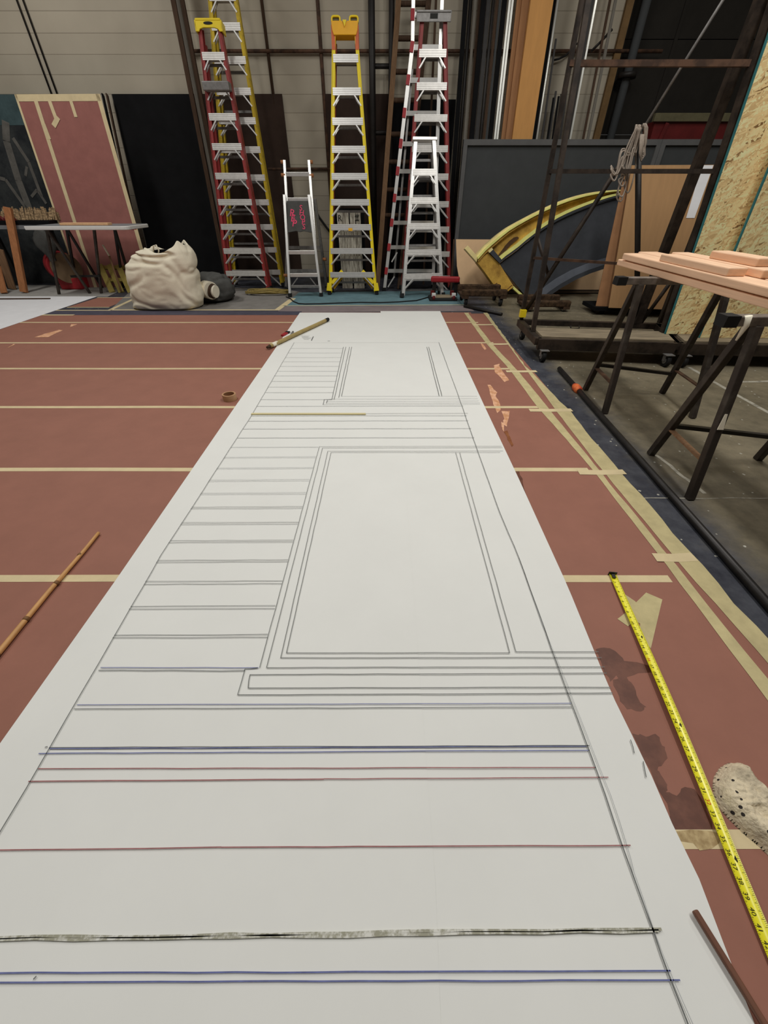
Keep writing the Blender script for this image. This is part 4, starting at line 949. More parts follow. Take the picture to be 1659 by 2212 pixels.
# red drum
dc = P(133, 580, 7.55); dm = thing('drum', 'round red drum with a brown face on a red base under the folding table', 'drum', (dc.x, 7.75, 0))
rr = .22
mb = MB(); mb.tube([V((dc.x-.05, 7.68, dc.z)), V((dc.x-.27, 7.92, dc.z))], rr+.005, 40); mb.build('shell', 'red_paint', dm, bevel=.01)
mb = MB(); mb.tube([V((dc.x+.03, 7.64, dc.z-.01)), V((dc.x-.02, 7.69, dc.z-.01))], rr-.005, 40); mb.build('face', 'drum_face', dm)
mb = MB(); mb.box((dc.x-.04, 7.76, .085), (.36, .26, .17)); mb.build('base', 'red_paint', dm, bevel=.02)
# slatted crate
cr = thing('slatted_panel', 'olive yellow slatted wooden frame leaning behind the white bag', 'slatted frame', G(260, 632))
ca, cb, cd_ = G(243, 632, .0), G(322, 632, .0), P(216, 573, 7.75)
cc_ = cd_+(cb-ca); nn = (cb-ca).cross(cd_-ca).normalized(); nn = -nn if nn.y > 0 else nn
for i in range(5):
    t = i/4; mb = MB(); p0, p1 = ca.lerp(cb, t), cd_.lerp(cc_, t); mb.beam(p0, p1, .085, .03, nn); mb.build('slat', 'olive_slat', cr)
for t in (.5, .96): mb = MB(); mb.beam(ca.lerp(cd_, t)-nn*.03, cb.lerp(cc_, t)-nn*.03, .06, .03, nn); mb.build('rail', 'olive_slat', cr)
mb = MB(); mb.tube([P(222, 529, 7.5), P(236, 553, 7.48)], .014, 8); mb.tube([P(236, 553, 7.48), G(262, 630, .02)], .014, 8, 1); tag(mb.build('broom_stick', ['cloud_white', 'old_wood']), 'thin stick with a whitened upper end leaning on the olive slatted frame', 'stick')

# ------------------------------------------------------------------ white canvas bag
def loft(levels, nseg, Yc, fn, name, m, parent=None):
    mb = MB(); vs = []
    for k, (zz, xl_, xr_, dep) in enumerate(levels):
        for j in range(nseg):
            t = 2*math.pi*j/nseg; c_, s_ = math.cos(t), math.sin(t)
            x = (xl_+xr_)/2+(xr_-xl_)/2*math.copysign(abs(c_)**.75, c_); y = Yc+dep*math.copysign(abs(s_)**.75, s_)
            vs.append(fn(V((x, y, zz)), k/(len(levels)-1), t))
    mb.add(vs, [(k*nseg+j, k*nseg+(j+1) % nseg, (k+1)*nseg+(j+1) % nseg, (k+1)*nseg+j) for k in range(len(levels)-1) for j in range(nseg)], 0, True)
    mb.f.append(tuple(reversed(range(nseg)))); mb.m.append(0); mb.sm.append(False)
    return mb
BY = 6.28
bag = thing('canvas_bag', 'big slumped off white canvas bag with an open top standing on the grey drop cloth', 'bag', (P(362, 640, BY).x, BY, 0))
prof = [(672, 302, 434, .22), (666, 296, 440, .265), (655, 293, 443, .285), (640, 291, 441, .29), (620, 286, 434, .29), (600, 281, 430, .285), (585, 279, 428, .275), (570, 279, 425, .26), (557, 284, 421, .235), (546, 296, 417, .2), (538, 308, 413, .165), (533, 316, 410, .14)]
lev = []
lv2 = []
for y, a_, b_, dep in prof:
    z_ = max(.004, P(360, y, BY-dep*.75).z if y < 671 else .004)
    lv2.append((z_, P(a_, y, BY).x, P(b_, y, BY).x, dep))
for i in range(len(lv2)-1):
    for q in range(4):
        t = q/4; lev.append(tuple(lv2[i][k]+(lv2[i+1][k]-lv2[i][k])*t for k in range(4)))
lev.append(lv2[-1])
ztop = lev[-1][0]
def bagfn(p, k, t):
    q = V((p.x, p.y, p.z)); out = V((math.cos(t), math.sin(t), 0))
    gx = p.x*.9+p.y*.4
    f1 = abs(noise.noise(V((gx*2.2+p.z*2.2, 3.1, p.z*2.6-gx*1.6))))
    f2 = abs(noise.noise(V((gx*6+p.z*5, 9.2, p.z*4-gx*2))))
    f3 = abs(noise.noise(V((gx*1.1+.4, 7, p.z*7+gx*1.2))))
    d = .035*noise.noise(V((p.x*2, p.y*2, p.z*2+5)))-.032*max(0, 1-f1*7)-.014*max(0, 1-f2*7)-(.05*max(0, 1-f3*6) if .62 < k < .9 else 0)
    if k < .06: d *= k/.06
    q += out*(d+.012)*(1 if k > .1 else k*10)
    if k > .8:
        w_ = (k-.8)/.2; xx = (p.x-lev[-1][1])/(lev[-1][2]-lev[-1][1])
        q.z += w_*(-.07*math.exp(-((xx-.38)/.2)**2)+.07*math.exp(-((xx-.86)/.11)**2)-.03*(xx < .05)+.012*noise.noise(V((xx*5, t, 0))))
    return q
mb = loft(lev, 96, BY, bagfn, 'x', 'canvas')
# turned-in mouth
nv = 96; last = len(lev)-1; rimv = mb.v[last*96:(last+1)*96]; cx0 = sum(rimv, V((0, 0, 0)))/96
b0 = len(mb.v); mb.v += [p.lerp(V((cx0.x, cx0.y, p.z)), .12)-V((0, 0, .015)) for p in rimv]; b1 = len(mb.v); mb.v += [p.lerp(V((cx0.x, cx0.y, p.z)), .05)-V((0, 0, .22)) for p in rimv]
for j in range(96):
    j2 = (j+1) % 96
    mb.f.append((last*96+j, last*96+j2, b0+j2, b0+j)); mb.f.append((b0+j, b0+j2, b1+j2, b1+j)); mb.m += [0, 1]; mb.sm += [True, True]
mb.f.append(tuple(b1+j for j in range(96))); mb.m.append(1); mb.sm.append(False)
mb.build('sack', ['canvas', 'black_board'], bag, sub=1)  # second slot blackens the inner wall, shade inside the bag put into colour
mb = MB(); p = P(335, 541, BY-.12); mb.tube([p+V((-.03, 0, -.03)), p+V((.0, -.01, .05)), p+V((.035, 0, .06)), p+V((.05, 0, .0)), p+V((.03, 0, -.04))], .009, 6); mb.build('drawstring', 'canvas', bag)
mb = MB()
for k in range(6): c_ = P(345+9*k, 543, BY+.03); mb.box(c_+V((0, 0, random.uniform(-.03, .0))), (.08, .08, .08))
mb.build('dark_filling', 'black_board', bag)['kind'] = 'stuff'  # black blocks that fill out the dark inside of the bag
# dark cloth bundle and paper roll
LY = 6.75
lb = [(654, 436, 492, .16), (648, 432, 502, .24), (636, 430, 506, .27), (622, 430, 504, .26), (608, 430, 497, .23), (597, 432, 484, .17), (589, 436, 462, .08)]
lv = [(max(.004, P(460, y, LY-d*.6).z) if y < 650 else .005, P(a_, y, LY).x, P(b_, y, LY).x, d) for y, a_, b_, d in lb]
fin = []
for i in range(len(lv)-1):
    for q in range(4): fin.append(tuple(lv[i][k]+(lv[i+1][k]-lv[i][k])*q/4 for k in range(4)))
fin.append(lv[-1])
def lump(p, k, t):
    return p+V((math.cos(t), math.sin(t), .3))*(.05*noise.noise(V((p.x*5, p.y*5, p.z*6)))-.035*(1-min(1, 5*abs(noise.noise(V((p.x*4+p.z*3, p.y*4, p.z*7)))))))*min(1, k*6)
mb = loft(fin, 64, LY, lump, 'x', 'x'); mb.f.append(tuple((len(fin)-1)*64+j for j in range(64))); mb.m.append(0); mb.sm.append(True)
tag(mb.build('cloth_bundle', 'charcoal_cloth'), 'heap of dark grey cloth on the floor beside the white canvas bag', 'cloth')
pr_ = thing('paper_roll', 'cream paper roll poking out below the dark cloth heap beside the white bag', 'roll', P(452, 640, 6.5))
a_, b_ = P(444, 625, 6.52), P(457, 628, 6.42); 
mb = MB(); mb.tube([a_, b_], .115, 24); mb.build('outer_roll', 'canvas', pr_, bevel=.006)
a2, b2 = P(457, 628, 6.38), P(462, 630, 6.37); mb = MB(); mb.tube([a2, b2], .095, 24); mb.build('inner_roll', 'dark_wood', pr_); 
a3, b3 = P(462, 629, 6.37), P(467, 630, 6.36); mb = MB(); mb.tube([a3, b3], .08, 24); mb.build('core', 'cloud_white', pr_)
# pale lettered boards behind the bright yellow ladder
pb_ = thing('board_stack', 'stack of pale boards with black painted letters standing behind the bright yellow ladder', 'boards', (-.55, 7.85, 0))
for (x0, x1, y0, y1, Y, tl) in ((727, 753, 456, 512, 7.95, 0), (755, 779, 456, 512, 7.95, 0), (731, 781, 500, 560, 7.88, 0), (735, 783, 553, 606, 7.82, 0), (738, 761, 592, 624, 7.78, 0), (764, 787, 592, 624, 7.78, 0)):
    l, r_ = P(x0, y0, Y), P(x1, y0, Y); zb = max(.0, P(x0, y1, Y).z); k = 4 if x1-x0 > 30 else 2
    for i in range(k):
        xa_, xb_ = l.x+(r_.x-l.x)*i/k, l.x+(r_.x-l.x)*(i+1)/k
        mb = MB(); mb.box(((xa_+xb_)/2, Y+random.uniform(-.008, .008), (l.z+zb)/2), (xb_-xa_-.004, .03, l.z-zb)); mb.build('board', 'pale_board', pb_)
for ch, x, y, sz, rt in (('R', 734, 472, .12, 0), ('I', 772, 465, .1, 1.57), ('H', 771.5, 472, .1, 1.57), ('C', 771, 481, .1, 0)):
    q = MB(); c_ = P(x, y, 7.92); text(q, ch, sz, c_, V((math.cos(rt), 0, math.sin(rt))), V((-math.sin(rt), 0, math.cos(rt)))); q.build('letter', 'print_black', pb_)
mb = MB(); l = P(727, 465, 7.97); mb.box((P(757, 540, 7.99).x, 8.03, .55), (.5, .05, 1.1)); mb.build('backing', 'black_board', pb_)
# cord
cd2 = thing('extension_cable', 'extension cord coiled near the small folding ladder and trailing over the teal cloth', 'cord', G(580, 640))
mb = MB(); c_ = G(580, 636); pts = []
for i in range(140):
    t = i/140*2*math.pi*6; pts.append(V((c_.x+(.26+.05*math.sin(t*.37))*math.cos(t)*1.2, c_.y-.0+(.13+.03*math.cos(t*.23))*math.sin(t), .028+.028*(i/140)+.012*math.sin(t*1.7))))
mb.tube(pts, .009, 6); mb.build('coil', 'cord_ochre', cd2)
mb = MB(); pp = [G(x, y, .012) for x, y in ((618, 641), (626, 644), (634, 651), (645, 655.5), (660, 656.5), (690, 656), (730, 654.5), (780, 653), (820, 653.5), (860, 652), (900, 649), (918, 644), (930, 640))]
mb.tube(pp, .0085, 6); mb.build('lead', 'cord_black', cd2)

# ------------------------------------------------------------------ right side: flats, arch, dollies
gf = thing('grey_flat', 'wide dark grey framed flat standing behind the gold arch', 'scenery flat', (P(1280, 400, 7.95).x, 7.95, 0))
def wallpoly(y, pts): return [P(a, b, y) for a, b in pts]
l = P(1002, 301, 7.95); r_ = P(1430, 301, 7.95)
mb = MB(); mb.box(((l.x+r_.x)/2, 7.985, l.z/2), (r_.x-l.x, .05, l.z)); mb.build('panel', 'grey_flat', gf)
for xa_, xb_, za, zb in ((l.x, r_.x, l.z-.065, l.z), (l.x, l.x+.06, 0, l.z-.065), (r_.x-.06, r_.x, 0, l.z-.065)):
    mb = MB(); mb.box(((xa_+xb_)/2, 7.945, (za+zb)/2), (xb_-xa_, .035, zb-za)); mb.build('frame', 'grey_frame', gf)
g2 = thing('grey_flat', 'second dark grey framed flat, right of the wide one and mostly behind the rack', 'scenery flat', (5.0, 7.95, 0))
l2 = r_.x+.004; mb = MB(); mb.box((l2+1.2, 7.985, l.z/2), (2.4, .05, l.z)); mb.build('panel', 'grey_flat', g2)
for xa_, xb_, za, zb in ((l2, l2+2.4, l.z-.065, l.z), (l2, l2+.07, 0, l.z-.065)): mb = MB(); mb.box(((xa_+xb_)/2, 7.945, (za+zb)/2), (xb_-xa_, .035, zb-za)); mb.build('frame', 'grey_frame', g2)
# red bin behind
rb_ = thing('metal_bin', 'dark red metal bin with an olive rim standing behind the grey flats', 'bin', (5.4, 8.5, 0))
p0, p1 = P(1424, 262, 8.3), P(1600, 256, 8.3); zt3 = p0.z
mb = MB(); q = [V((p0.x, 8.3, 0)), V((p1.x+.4, 8.3, 0)), V((p1.x+.4, 8.3, zt3)), V((p0.x-.06, 8.3, zt3))]; mb.prism(q, (0, .5, 0)); mb.build('body', 'dark_red_paint', rb_)
mb = MB(); mb.box(((p0.x+p1.x)/2+.17, 8.29, zt3+.04), (p1.x-p0.x+.55, .06, .09)); mb.build('rim', 'olive_lip', rb_)
mb = MB(); mb.beam(V((p0.x+.12, 8.28, zt3-.02)), V((p0.x+.02, 8.28, zt3-.5)), .05, .03, UPY); mb.build('corner_rib', 'dark_red_paint', rb_)
# kraft board low in front of the grey flat
kb = [P(985, 517, 7.62), P(1330, 519, 7.62), P(1330, 626, 7.5), P(996, 625, 7.5)]
mb = MB(); ns = 12; top = []; bot = []
mb.prism([kb[0], kb[1], kb[2], kb[3], P(987, 575, 7.56)], (0, .012, 0)); tag(mb.build('kraft_board', 'kraft'), 'plain tan board leaning at the foot of the wide grey flat behind the gold arch', 'board')
mb = MB(); mb.beam(G(974, 627), P(981, 517, 7.75), .03, .03, UPY); tag(mb.build('wood_batten', 'dark_wood'), 'thin dark batten leaning at the left edge of the tan board', 'batten')
# trolley under the kraft board
tr = thing('flat_trolley', 'low black flat trolley carrying the tan board', 'trolley', (2.3, 7.5, 0))
zk = kb[3].z
mb = MB(); mb.box(((kb[3].x+kb[2].x)/2+.2, 7.52, zk-.04), (kb[2].x-kb[3].x+.5, .5, .05)); mb.build('deck', 'black_steel', tr)
mb = MB(); mb.box(((kb[3].x+kb[2].x)/2+.2, 7.28, zk-.03), (kb[2].x-kb[3].x+.5, .02, .02)); mb.build('edge', 'grey_frame', tr)
for x in (kb[3].x+.15, kb[2].x+.2):
    for y in (7.35, 7.7): mb = MB(); mb.tube([V((x, y-.02, .045)), V((x, y+.02, .045))], .045, 14); mb.build('wheel', 'black_rubber', tr); mb = MB(); mb.box((x, y, (zk-.065+.05)/2+.02), (.05, .05, max(.02, zk-.1))); mb.build('fork', 'black_steel', tr)
# gold arch on a tilted plane
AP = V((0, 6.9, 0)); AN = V((0, -1, .18)).normalized()
def A(x, y, o=0): return PN(x, y, AP, AN)+AN*o
ar = thing('arch_section', 'curved gold arch section with a dark slate face lying tilted behind the rack', 'scenery arch', A(1150, 660))
outer = [(1027.5, 551), (1044, 532), (1061, 517), (1078, 503), (1095, 490.5), (1112, 481), (1129, 472), (1148, 462), (1167.6, 452.6), (1185, 444.5), (1203, 437), (1221, 430.5), (1240, 424.7), (1262, 419.5), (1280, 416.5), (1300, 414), (1322, 412.3), (1345, 411.5)]
oin = [(1032, 566), (1048, 548), (1065, 533), (1081, 519), (1098, 505), (1115, 494), (1132, 484), (1150, 474), (1169, 464), (1187, 456), (1205, 448), (1223, 441), (1242, 435), (1263, 429), (1281, 425), (1301, 421), (1322, 418), (1345, 416)]
itop = [(1075.5, 556), (1090, 544), (1104, 534.5), (1117, 525), (1133, 511.5), (1149, 499.5), (1162, 489.5), (1180, 478), (1199.7, 466), (1219, 456.5), (1240, 447.5), (1258, 440.5), (1277, 433.5), (1293, 428.5), (1308, 424), (1322, 420.5), (1336, 418), (1345, 417)]
ibot = [(x+1.5, y+9-5*i/17) for i, (x, y) in enumerate(itop)]
def ribbon(A1, A2, o1, thick, m, name, par=ar, smooth=False):
    mb = MB(); k = len(A1); vs = []
    for (p, q) in zip(A1, A2): vs += [A(*p, o1), A(*q, o1), A(*q, o1-thick), A(*p, o1-thick)]
    fs = []
    for i in range(k-1):
        for e in range(4): fs.append((4*i+e, 4*(i+1)+e, 4*(i+1)+(e+1) % 4, 4*i+(e+1) % 4))
    fs += [(0, 1, 2, 3), (4*k-1, 4*k-2, 4*k-3, 4*k-4)]
    return mb.add(vs, fs, 0, smooth).build(name, m, par)
mid1 = [((a_[0]*2+b_[0])/3, (a_[1]*2+b_[1])/3) for a_, b_ in zip(outer, oin)]; mid2 = [((a_[0]+b_[0]*2)/3, (a_[1]+b_[1]*2)/3) for a_, b_ in zip(outer, oin)]
ribbon(outer, mid1, .05, .2, 'gold', 'outer_moulding'); ribbon(mid1, mid2, .075, .2, 'gold_bright', 'bead_moulding'); ribbon(mid2, oin, .045, .2, 'gold_mottled', 'lower_moulding')
ribbon(oin, itop, -.03, .1, 'gold_mottled', 'recessed_band'); ribbon(itop, ibot, .05, .16, 'gold_bright', 'inner_moulding')
ib2 = [(x+1, y+4) for x, y in ibot]; ribbon(ibot, ib2, .045, .15, 'slate_flat', 'slate_edge')
mb = MB(); mb.prism([A(*p, -.02) for p in ((1076, 552), (1085, 540), (1092, 530), (1101, 520), (1110, 513), (1118, 511), (1122, 514), (1112, 522), (1102, 531), (1093, 541), (1084, 550))], AN*.012); mb.build('carved_ornament', 'dark_gilt', ar)
low = [(1145, 651), (1160, 634), (1179, 617), (1200, 602), (1234, 583), (1265, 570.5), (1297, 560), (1312, 556)]
lowo = [(1150, 662), (1166, 645), (1186, 629), (1208, 614), (1240, 596), (1270, 583), (1300, 573), (1314, 569)]
mb = MB(); mb.prism([A(x, y+2, 0) for x, y in ib2]+[A(1312, 556)]+[A(*p) for p in reversed(low[:-1])], -AN*.03); mb.build('face', 'slate_flat', ar)
ribbon(low, lowo, .03, .09, 'slate_rim', 'lower_rim')
lo3 = [(x+3, y+8) for x, y in lowo]; ribbon(lowo, lo3, .03, .25, 'slate_flat', 'underside')
mb = MB(); mb.prism([A(*p, .02) for p in ((1029, 566), (1054, 546), (1078, 569), (1108, 617), (1084, 638), (1066, 616), (1046, 588))], -AN*.14); mb.build('end_post', 'gold_mottled', ar, bevel=.006)
mb = MB(); mb.prism([A(*p, .05) for p in ((1002.5, 538), (1009, 531), (1031, 556), (1028, 567))], -AN*.1); mb.build('moulding_end', 'gold', ar, bevel=.004)
mb = MB(); mb.prism([A(*p, .06) for p in ((1052, 543), (1060, 536), (1081, 561), (1077, 569))], -AN*.1); mb.build('block', 'slate_flat', ar); mb = MB(); mb.prism([A(*p, .065) for p in ((1052, 543), (1060, 536), (1063, 540), (1055.5, 547))], -AN*.09); mb.build('block_end', 'gold', ar)
for pl in (((1066, 616), (1072, 611), (1087, 632), (1104, 616), (1108, 621), (1084, 640)),): mb = MB(); mb.prism([A(*p, .04) for p in pl], -AN*.05); mb.build('base_moulding', 'dark_gilt', ar)
for pl in (((1068.5, 616), (1072, 613), (1086, 633.5), (1104, 618), (1106.5, 620.5), (1084.5, 638)),): mb = MB(); mb.prism([A(*p, .055) for p in pl], -AN*.03); mb.build('base_moulding', 'gold_mottled', ar)
mb = MB(); mb.beam(A(1106, 620, .01), A(1146, 656, .01), .03, .06, AN); mb.build('lower_edge', 'gold_bright', ar)
# carpeted dollies carrying it
def dolly(label, x0, x1, ytop, ybot, Y, yw, wheels):
    root = thing('furniture_dolly', label, 'dolly', ((P(x0, ytop, Y).x+P(x1, ytop, Y).x)/2, Y+.2, 0))
    l_, r2 = P(x0, ytop, Y), P(x1, ytop, Y); zb = P(x0, ybot, Y).z
    for dy in (0, .42):
        mb = MB(); mb.box(((l_.x+r2.x)/2, Y+.05+dy, (l_.z+zb)/2), (r2.x-l_.x, .1, l_.z-zb)); mb.build('padded_rail', 'carpet', root, bevel=.015)
    for x in (l_.x+.05, r2.x-.05): mb = MB(); mb.box((x, Y+.25, zb-.01), (.09, .5, .035)); mb.build('cross_rail', 'dark_wood', root)
    for x in (l_.x+.07, r2.x-.07):
        for dy in (.05, .45):
            rad = min(.06, (zb-.03)/2.0); mb = MB(); mb.tube([V((x-.018, Y+dy, rad)), V((x+.018, Y+dy, rad))], rad, 16); mb.build('wheel', 'black_rubber', root)
            mb = MB(); mb.box((x, Y+dy, (zb-.025+rad)/2), (.055, .04, max(.02, zb-.025-rad))); mb.build('caster_fork', 'dull_aluminium', root)
    return root
dolly('worn carpeted wooden dolly under the lower left end of the gold arch', 1000, 1098, 627, 641, 6.3, 680, 2)
dolly('carpeted wooden dolly on the floor behind the left rack posts', 1140, 1236, 651, 664, 5.95, 688, 2)
mb = MB(); mb.tube([G(1003, 661, .02), G(1084, 679, .02)], .02, 8); tag(mb.build('steel_bar', 'black_steel'), 'black steel bar on the floor in front of the carpeted dolly under the arch', 'bar')
# small platform truck with a red handle
pt = thing('platform_truck', 'small platform truck with a red handle bar in front of the ladder cluster', 'trolley', G(957, 660))
y0t = 6.66
l_, r2 = P(928, 650, y0t), P(988, 650, y0t); zd = P(950, 646, y0t).z
mb = MB(); mb.box(((l_.x+r2.x)/2, y0t+.15, zd-.02), (r2.x-l_.x, .3, .06)); mb.build('deck', 'black_rubber', pt, bevel=.02)
mb = MB(); mb.box(((l_.x+r2.x)/2, y0t+.15, zd+.012), (r2.x-l_.x-.12, .24, .006)); mb.build('deck_mat', 'deck_ply', pt)
ht = P(960, 601, y0t+.27).z
for x in (P(938, 620, y0t+.27).x, P(985, 620, y0t+.27).x): mb = MB(); mb.box((x, y0t+.27, (ht+zd)/2), (.055, .03, ht-zd)); mb.build('handle_post', 'black_steel', pt)
mb = MB(); a_, b_ = P(931, 603, y0t+.25), P(993, 604, y0t+.25); mb.beam(a_, b_, .08, .06, UPY); o = mb.build('handle_bar', 'red_paint', pt, bevel=.02)
for x in (l_.x+.06, r2.x-.06):
    for dy in (.04, .25):
        mb = MB(); mb.tube([V((x-.02, y0t+dy, .048)), V((x+.02, y0t+dy, .048))], .048, 14); mb.build('wheel', 'dark_red_paint', pt)
        mb = MB(); mb.box((x, y0t+dy-.01, .085), (.055, .05, .045)); mb.build('caster_fork', 'white_plastic' if x > 0.7 and dy < .1 else 'dark_red_paint', pt)
# cardboard sheets on another dolly
a, b, c, d, n = leaner('', '', '', (1352, 361), (1540, 359), (1287, 661), (1470, 668), 6.28, .02, '', z0=.1)
mb = MB(); mb.prism([a, b, c, d], -n*.012); tag(mb.build('cardboard_sheet', 'cardboard_edge'), 'brown cardboard sheet leaning behind the rack, the rear one showing a narrow strip at left', 'cardboard')
off = V((0, -.035, 0))
a, b, c, d, n = leaner('', '', '', (1364, 358), (1541, 357), (1314, 665), (1480, 670), 6.23, .02, '', z0=.1)
cs = thing('cardboard_sheet', 'large plain brown cardboard sheet leaning behind the rack, front one of two', 'cardboard', (a+b)/2)
mb = MB(); mb.prism([a, b, c, d], n*.012); mb.build('sheet', 'cardboard', cs)
mb = MB(); q = [PN(x, y, a+n*.014, n) for x, y in ((1516, 357), (1541, 357), (1500, 471), (1482, 471))]; mb.prism(q, n*.002); mb.build('white_label', 'white_sheet', cs)
bd_ = thing('carpeted_base', 'low black base with wheels under the cardboard sheets', 'dolly', (3.2, 6.0, 0))
mb = MB(); mb.box(((a.x+b.x)/2, 5.98, .075), (b.x-a.x+.3, .42, .045)); mb.build('deck', 'black_board', bd_)
for x in (a.x, b.x):
    for y in (5.85, 6.12): mb = MB(); mb.tube([V((x-.02, y, .026)), V((x+.02, y, .026))], .026, 12); mb.build('wheel', 'black_rubber', bd_)

# ------------------------------------------------------------------ panel racks, OSB, rope
def rack(label, fl, fr, rl, rr2, zt_, posts, deckdepth, hidden=False):
    root = thing('panel_rack', label, 'rack', ((fl.x+fr.x)/2, (fl.y+rl.y)/2, 0))
    H = .095
    def bar(p, q, hh, m='rack_steel', nm='base_beam', wv_=.06): mb = MB(); mb.beam(V((p.x, p.y, zt_-hh/2)), V((q.x, q.y, zt_-hh/2)), wv_, hh, (0, 0, 1)); mb.build(nm, m, root)
    bar(fl, fr, H); bar(rl, rr2, .05); bar(fl, rl, .06); bar(fr, rr2, .06)
    t = deckdepth; ml, mr = fl.lerp(rl, t), fr.lerp(rr2, t)
    q = [V((p.x, p.y, zt_)) for p in (fl, fr, mr, ml)]; q = [q[0]+V((.03, .0, 0)), q[1]-V((.03, 0, 0)), q[2]-V((.03, 0, 0)), q[3]+V((.03, 0, 0))]
    mb = MB(); mb.prism(q, (0, 0, .018)); mb.build('deck', 'deck_ply', root)
    bar(ml, mr, .05)
    for p, dx, dy in ((fl, .06, -.05), (fr, -.06, -.05), (rl, .05, -.02), (rr2, -.05, -.02)):
        x, y = p.x+dx, p.y+dy
        mb = MB(); mb.tube([V((x-.018, y, .052)), V((x+.018, y, .052))], .052, 18); w_ = mb.build('wheel', 'black_rubber', root)
        mb = MB(); mb.tube([V((x-.021, y, .052)), V((x+.021, y, .052))], .026, 14); mb.build('hub', 'dull_aluminium', w_)
        mb = MB()
        for e in (-.026, .026): mb.beam(V((x+e, y, .05)), V((x+e*.9, y+.01, zt_-H)), .006, .04, UPY)
        mb.box((x, y, zt_-H+.002), (.08, .08, .006)); mb.build('caster_fork', 'dull_aluminium', root)
    for p, q, w_ in posts: mb = MB(); mb.beam(p, q, w_, w_*.85, UPY); mb.build('post', 'rack_steel', root)
    return root
ZR = .2
fl, fr, rl, rr2 = G(1164, 731, ZR), G(1462, 740, ZR), G(1124, 690, ZR), G(1423, 699, ZR)
pA0, pA1 = V((1.49, 4.16, ZR)), V((1.485, 4.58, 2.55)); pB0, pB1 = V((1.51, 4.66, ZR)), V((1.5, 4.74, 2.55))
pC0, pC1 = V((2.73, 4.05, ZR)), V((2.72, 4.38, 2.55)); pD0, pD1 = V((2.70, 4.50, ZR)), V((2.70, 4.47, 2.55))
ra = rack('black steel panel rack on casters with tall leaning posts, behind the saw horses', fl, fr, rl, rr2, ZR, ((pA0, pA1, .04), (pB0, pB1, .036), (pC0, pC1, .06), (pD0, pD1, .075)), .45)
def between(p0, p1, y): return p0.lerp(p1, tfor(p0, p1, y))
for y, hh in ((137, .036), (370, .03), (557, .022)):
    l_ = between(pB0, pB1, y); r2 = between(pC0, pC1, y) if y < 500 else P(1330, 560, l_.y)
    if y == 557: r2 = between(pD0, pD1, 575)
    mb = MB(); mb.beam(l_, r2, hh, .035, UPY); mb.build('crossbar', 'rack_steel' if y == 370 else 'rust_steel', ra)
dg1 = P(1562, 0, 4.52); dg0 = V((1.52, 4.68, ZR+.02))
md_ = P(1385, 285, 4.6)
mb = MB(); mb.tube([dg0, md_], .022, 8); mb.build('diagonal_brace', 'rack_steel', ra)
mb = MB(); mb.tube([md_, dg1, dg1+(dg1-md_)*.3], .012, 8); mb.build('diagonal_rod', 'dull_aluminium', ra)
mb = MB(); mb.tube([V((2.7, 4.5, ZR)), P(1380, 285, 4.6)], .026, 8); mb.build('diagonal_brace', 'black_steel', ra)
mb = MB(); mb.tube([P(1385, 697, 4.5), P(1447, 612, 4.3)], .018, 8); mb.build('corner_brace', 'rack_steel', ra)
mb = MB(); mb.tube([P(1161, 514, 4.72), P(1186, 600, 4.7)], .016, 8); mb.build('corner_brace', 'rack_steel', ra)
mb = MB(); q = pB0+V((-.005, -.03, .03)); mb.beam(q, q+V((0, .002, .07)), .06, .056, UPY); o = mb.build('tape_wrap', 'yellow_plastic', ra); o['label'] = 'yellow tape band'
hp = [P(x, y, 4.4) for x, y in ((1233, 704), (1233, 710), (1251, 710), (1251, 704))]; mb = MB(); mb.tube(hp, .008, 6); mb.build('pull_handle', 'black_steel', ra)
fl2, fr2 = G(1466, 741, ZR), G(1800, 748, ZR); rl2, rr3 = fl2+V((.2, .68, 0)), fr2+V((.2, .68, 0))
rb2 = rack('second panel rack carrying the strand board, at the right frame edge', fl2+V((.02, 0, 0)), fr2, rl2, rr3, ZR, ((V((2.95, 4.5, ZR)), V((2.93, 4.55, 2.5)), .05), (V((3.9, 4.45, ZR)), V((3.9, 4.5, 2.5)), .05)), .95)
for x in (2.95, 3.9): mb = MB(); mb.beam(V((x, 4.1, ZR)), V((x, 4.47, 2.45)), .05, .04, UPY); mb.build('leaning_post', 'rack_steel', rb2)
# OSB sheets
def osb(label, X0, W, Yb, Yt_, skew):
    z0 = ZR+.021; L_ = 2.44; dyy = Yt_-Yb; hh = math.sqrt(L_**2-dyy**2)
    a_ = V((X0, Yb, z0)); b_ = V((X0+W, Yb-.03, z0)); d_ = a_+V((0, dyy, hh)); c_ = b_+V((0, dyy, hh)); nn = (b_-a_).cross(d_-a_).normalized()
    root = thing('strand_board', label, 'strand board', (a_+b_)/2)
    mb = MB(); mb.prism([a_, b_, c_, d_], -nn*.016 if nn.y < 0 else nn*.016); o = mb.build('sheet', 'oriented_strand', root)
    e = V((-.004, 0, 0)); mb = MB(); nb_ = (nn if nn.y > 0 else -nn); mb.prism([a_+e, a_+e+nb_*.017, d_+e+nb_*.017, d_+e], (.008, 0, 0)); mb.prism([a_+e-nb_*.0006, a_-nb_*.0006+V((.006, 0, 0)), d_-nb_*.0006+V((.006, 0, 0)), d_+e-nb_*.0006], nb_*.0005); o = mb.build('painted_edge', 'teal_edge', root); o['label'] = 'teal painted edge'
osb('strand board sheet with a teal edge leaning on the second rack, rear left one', 2.71, 1.22, 3.99, 4.31, 0)
osb('strand board sheet with a teal edge leaning on the second rack, in front at right', 2.955, 1.22, 3.86, 4.10, 0)
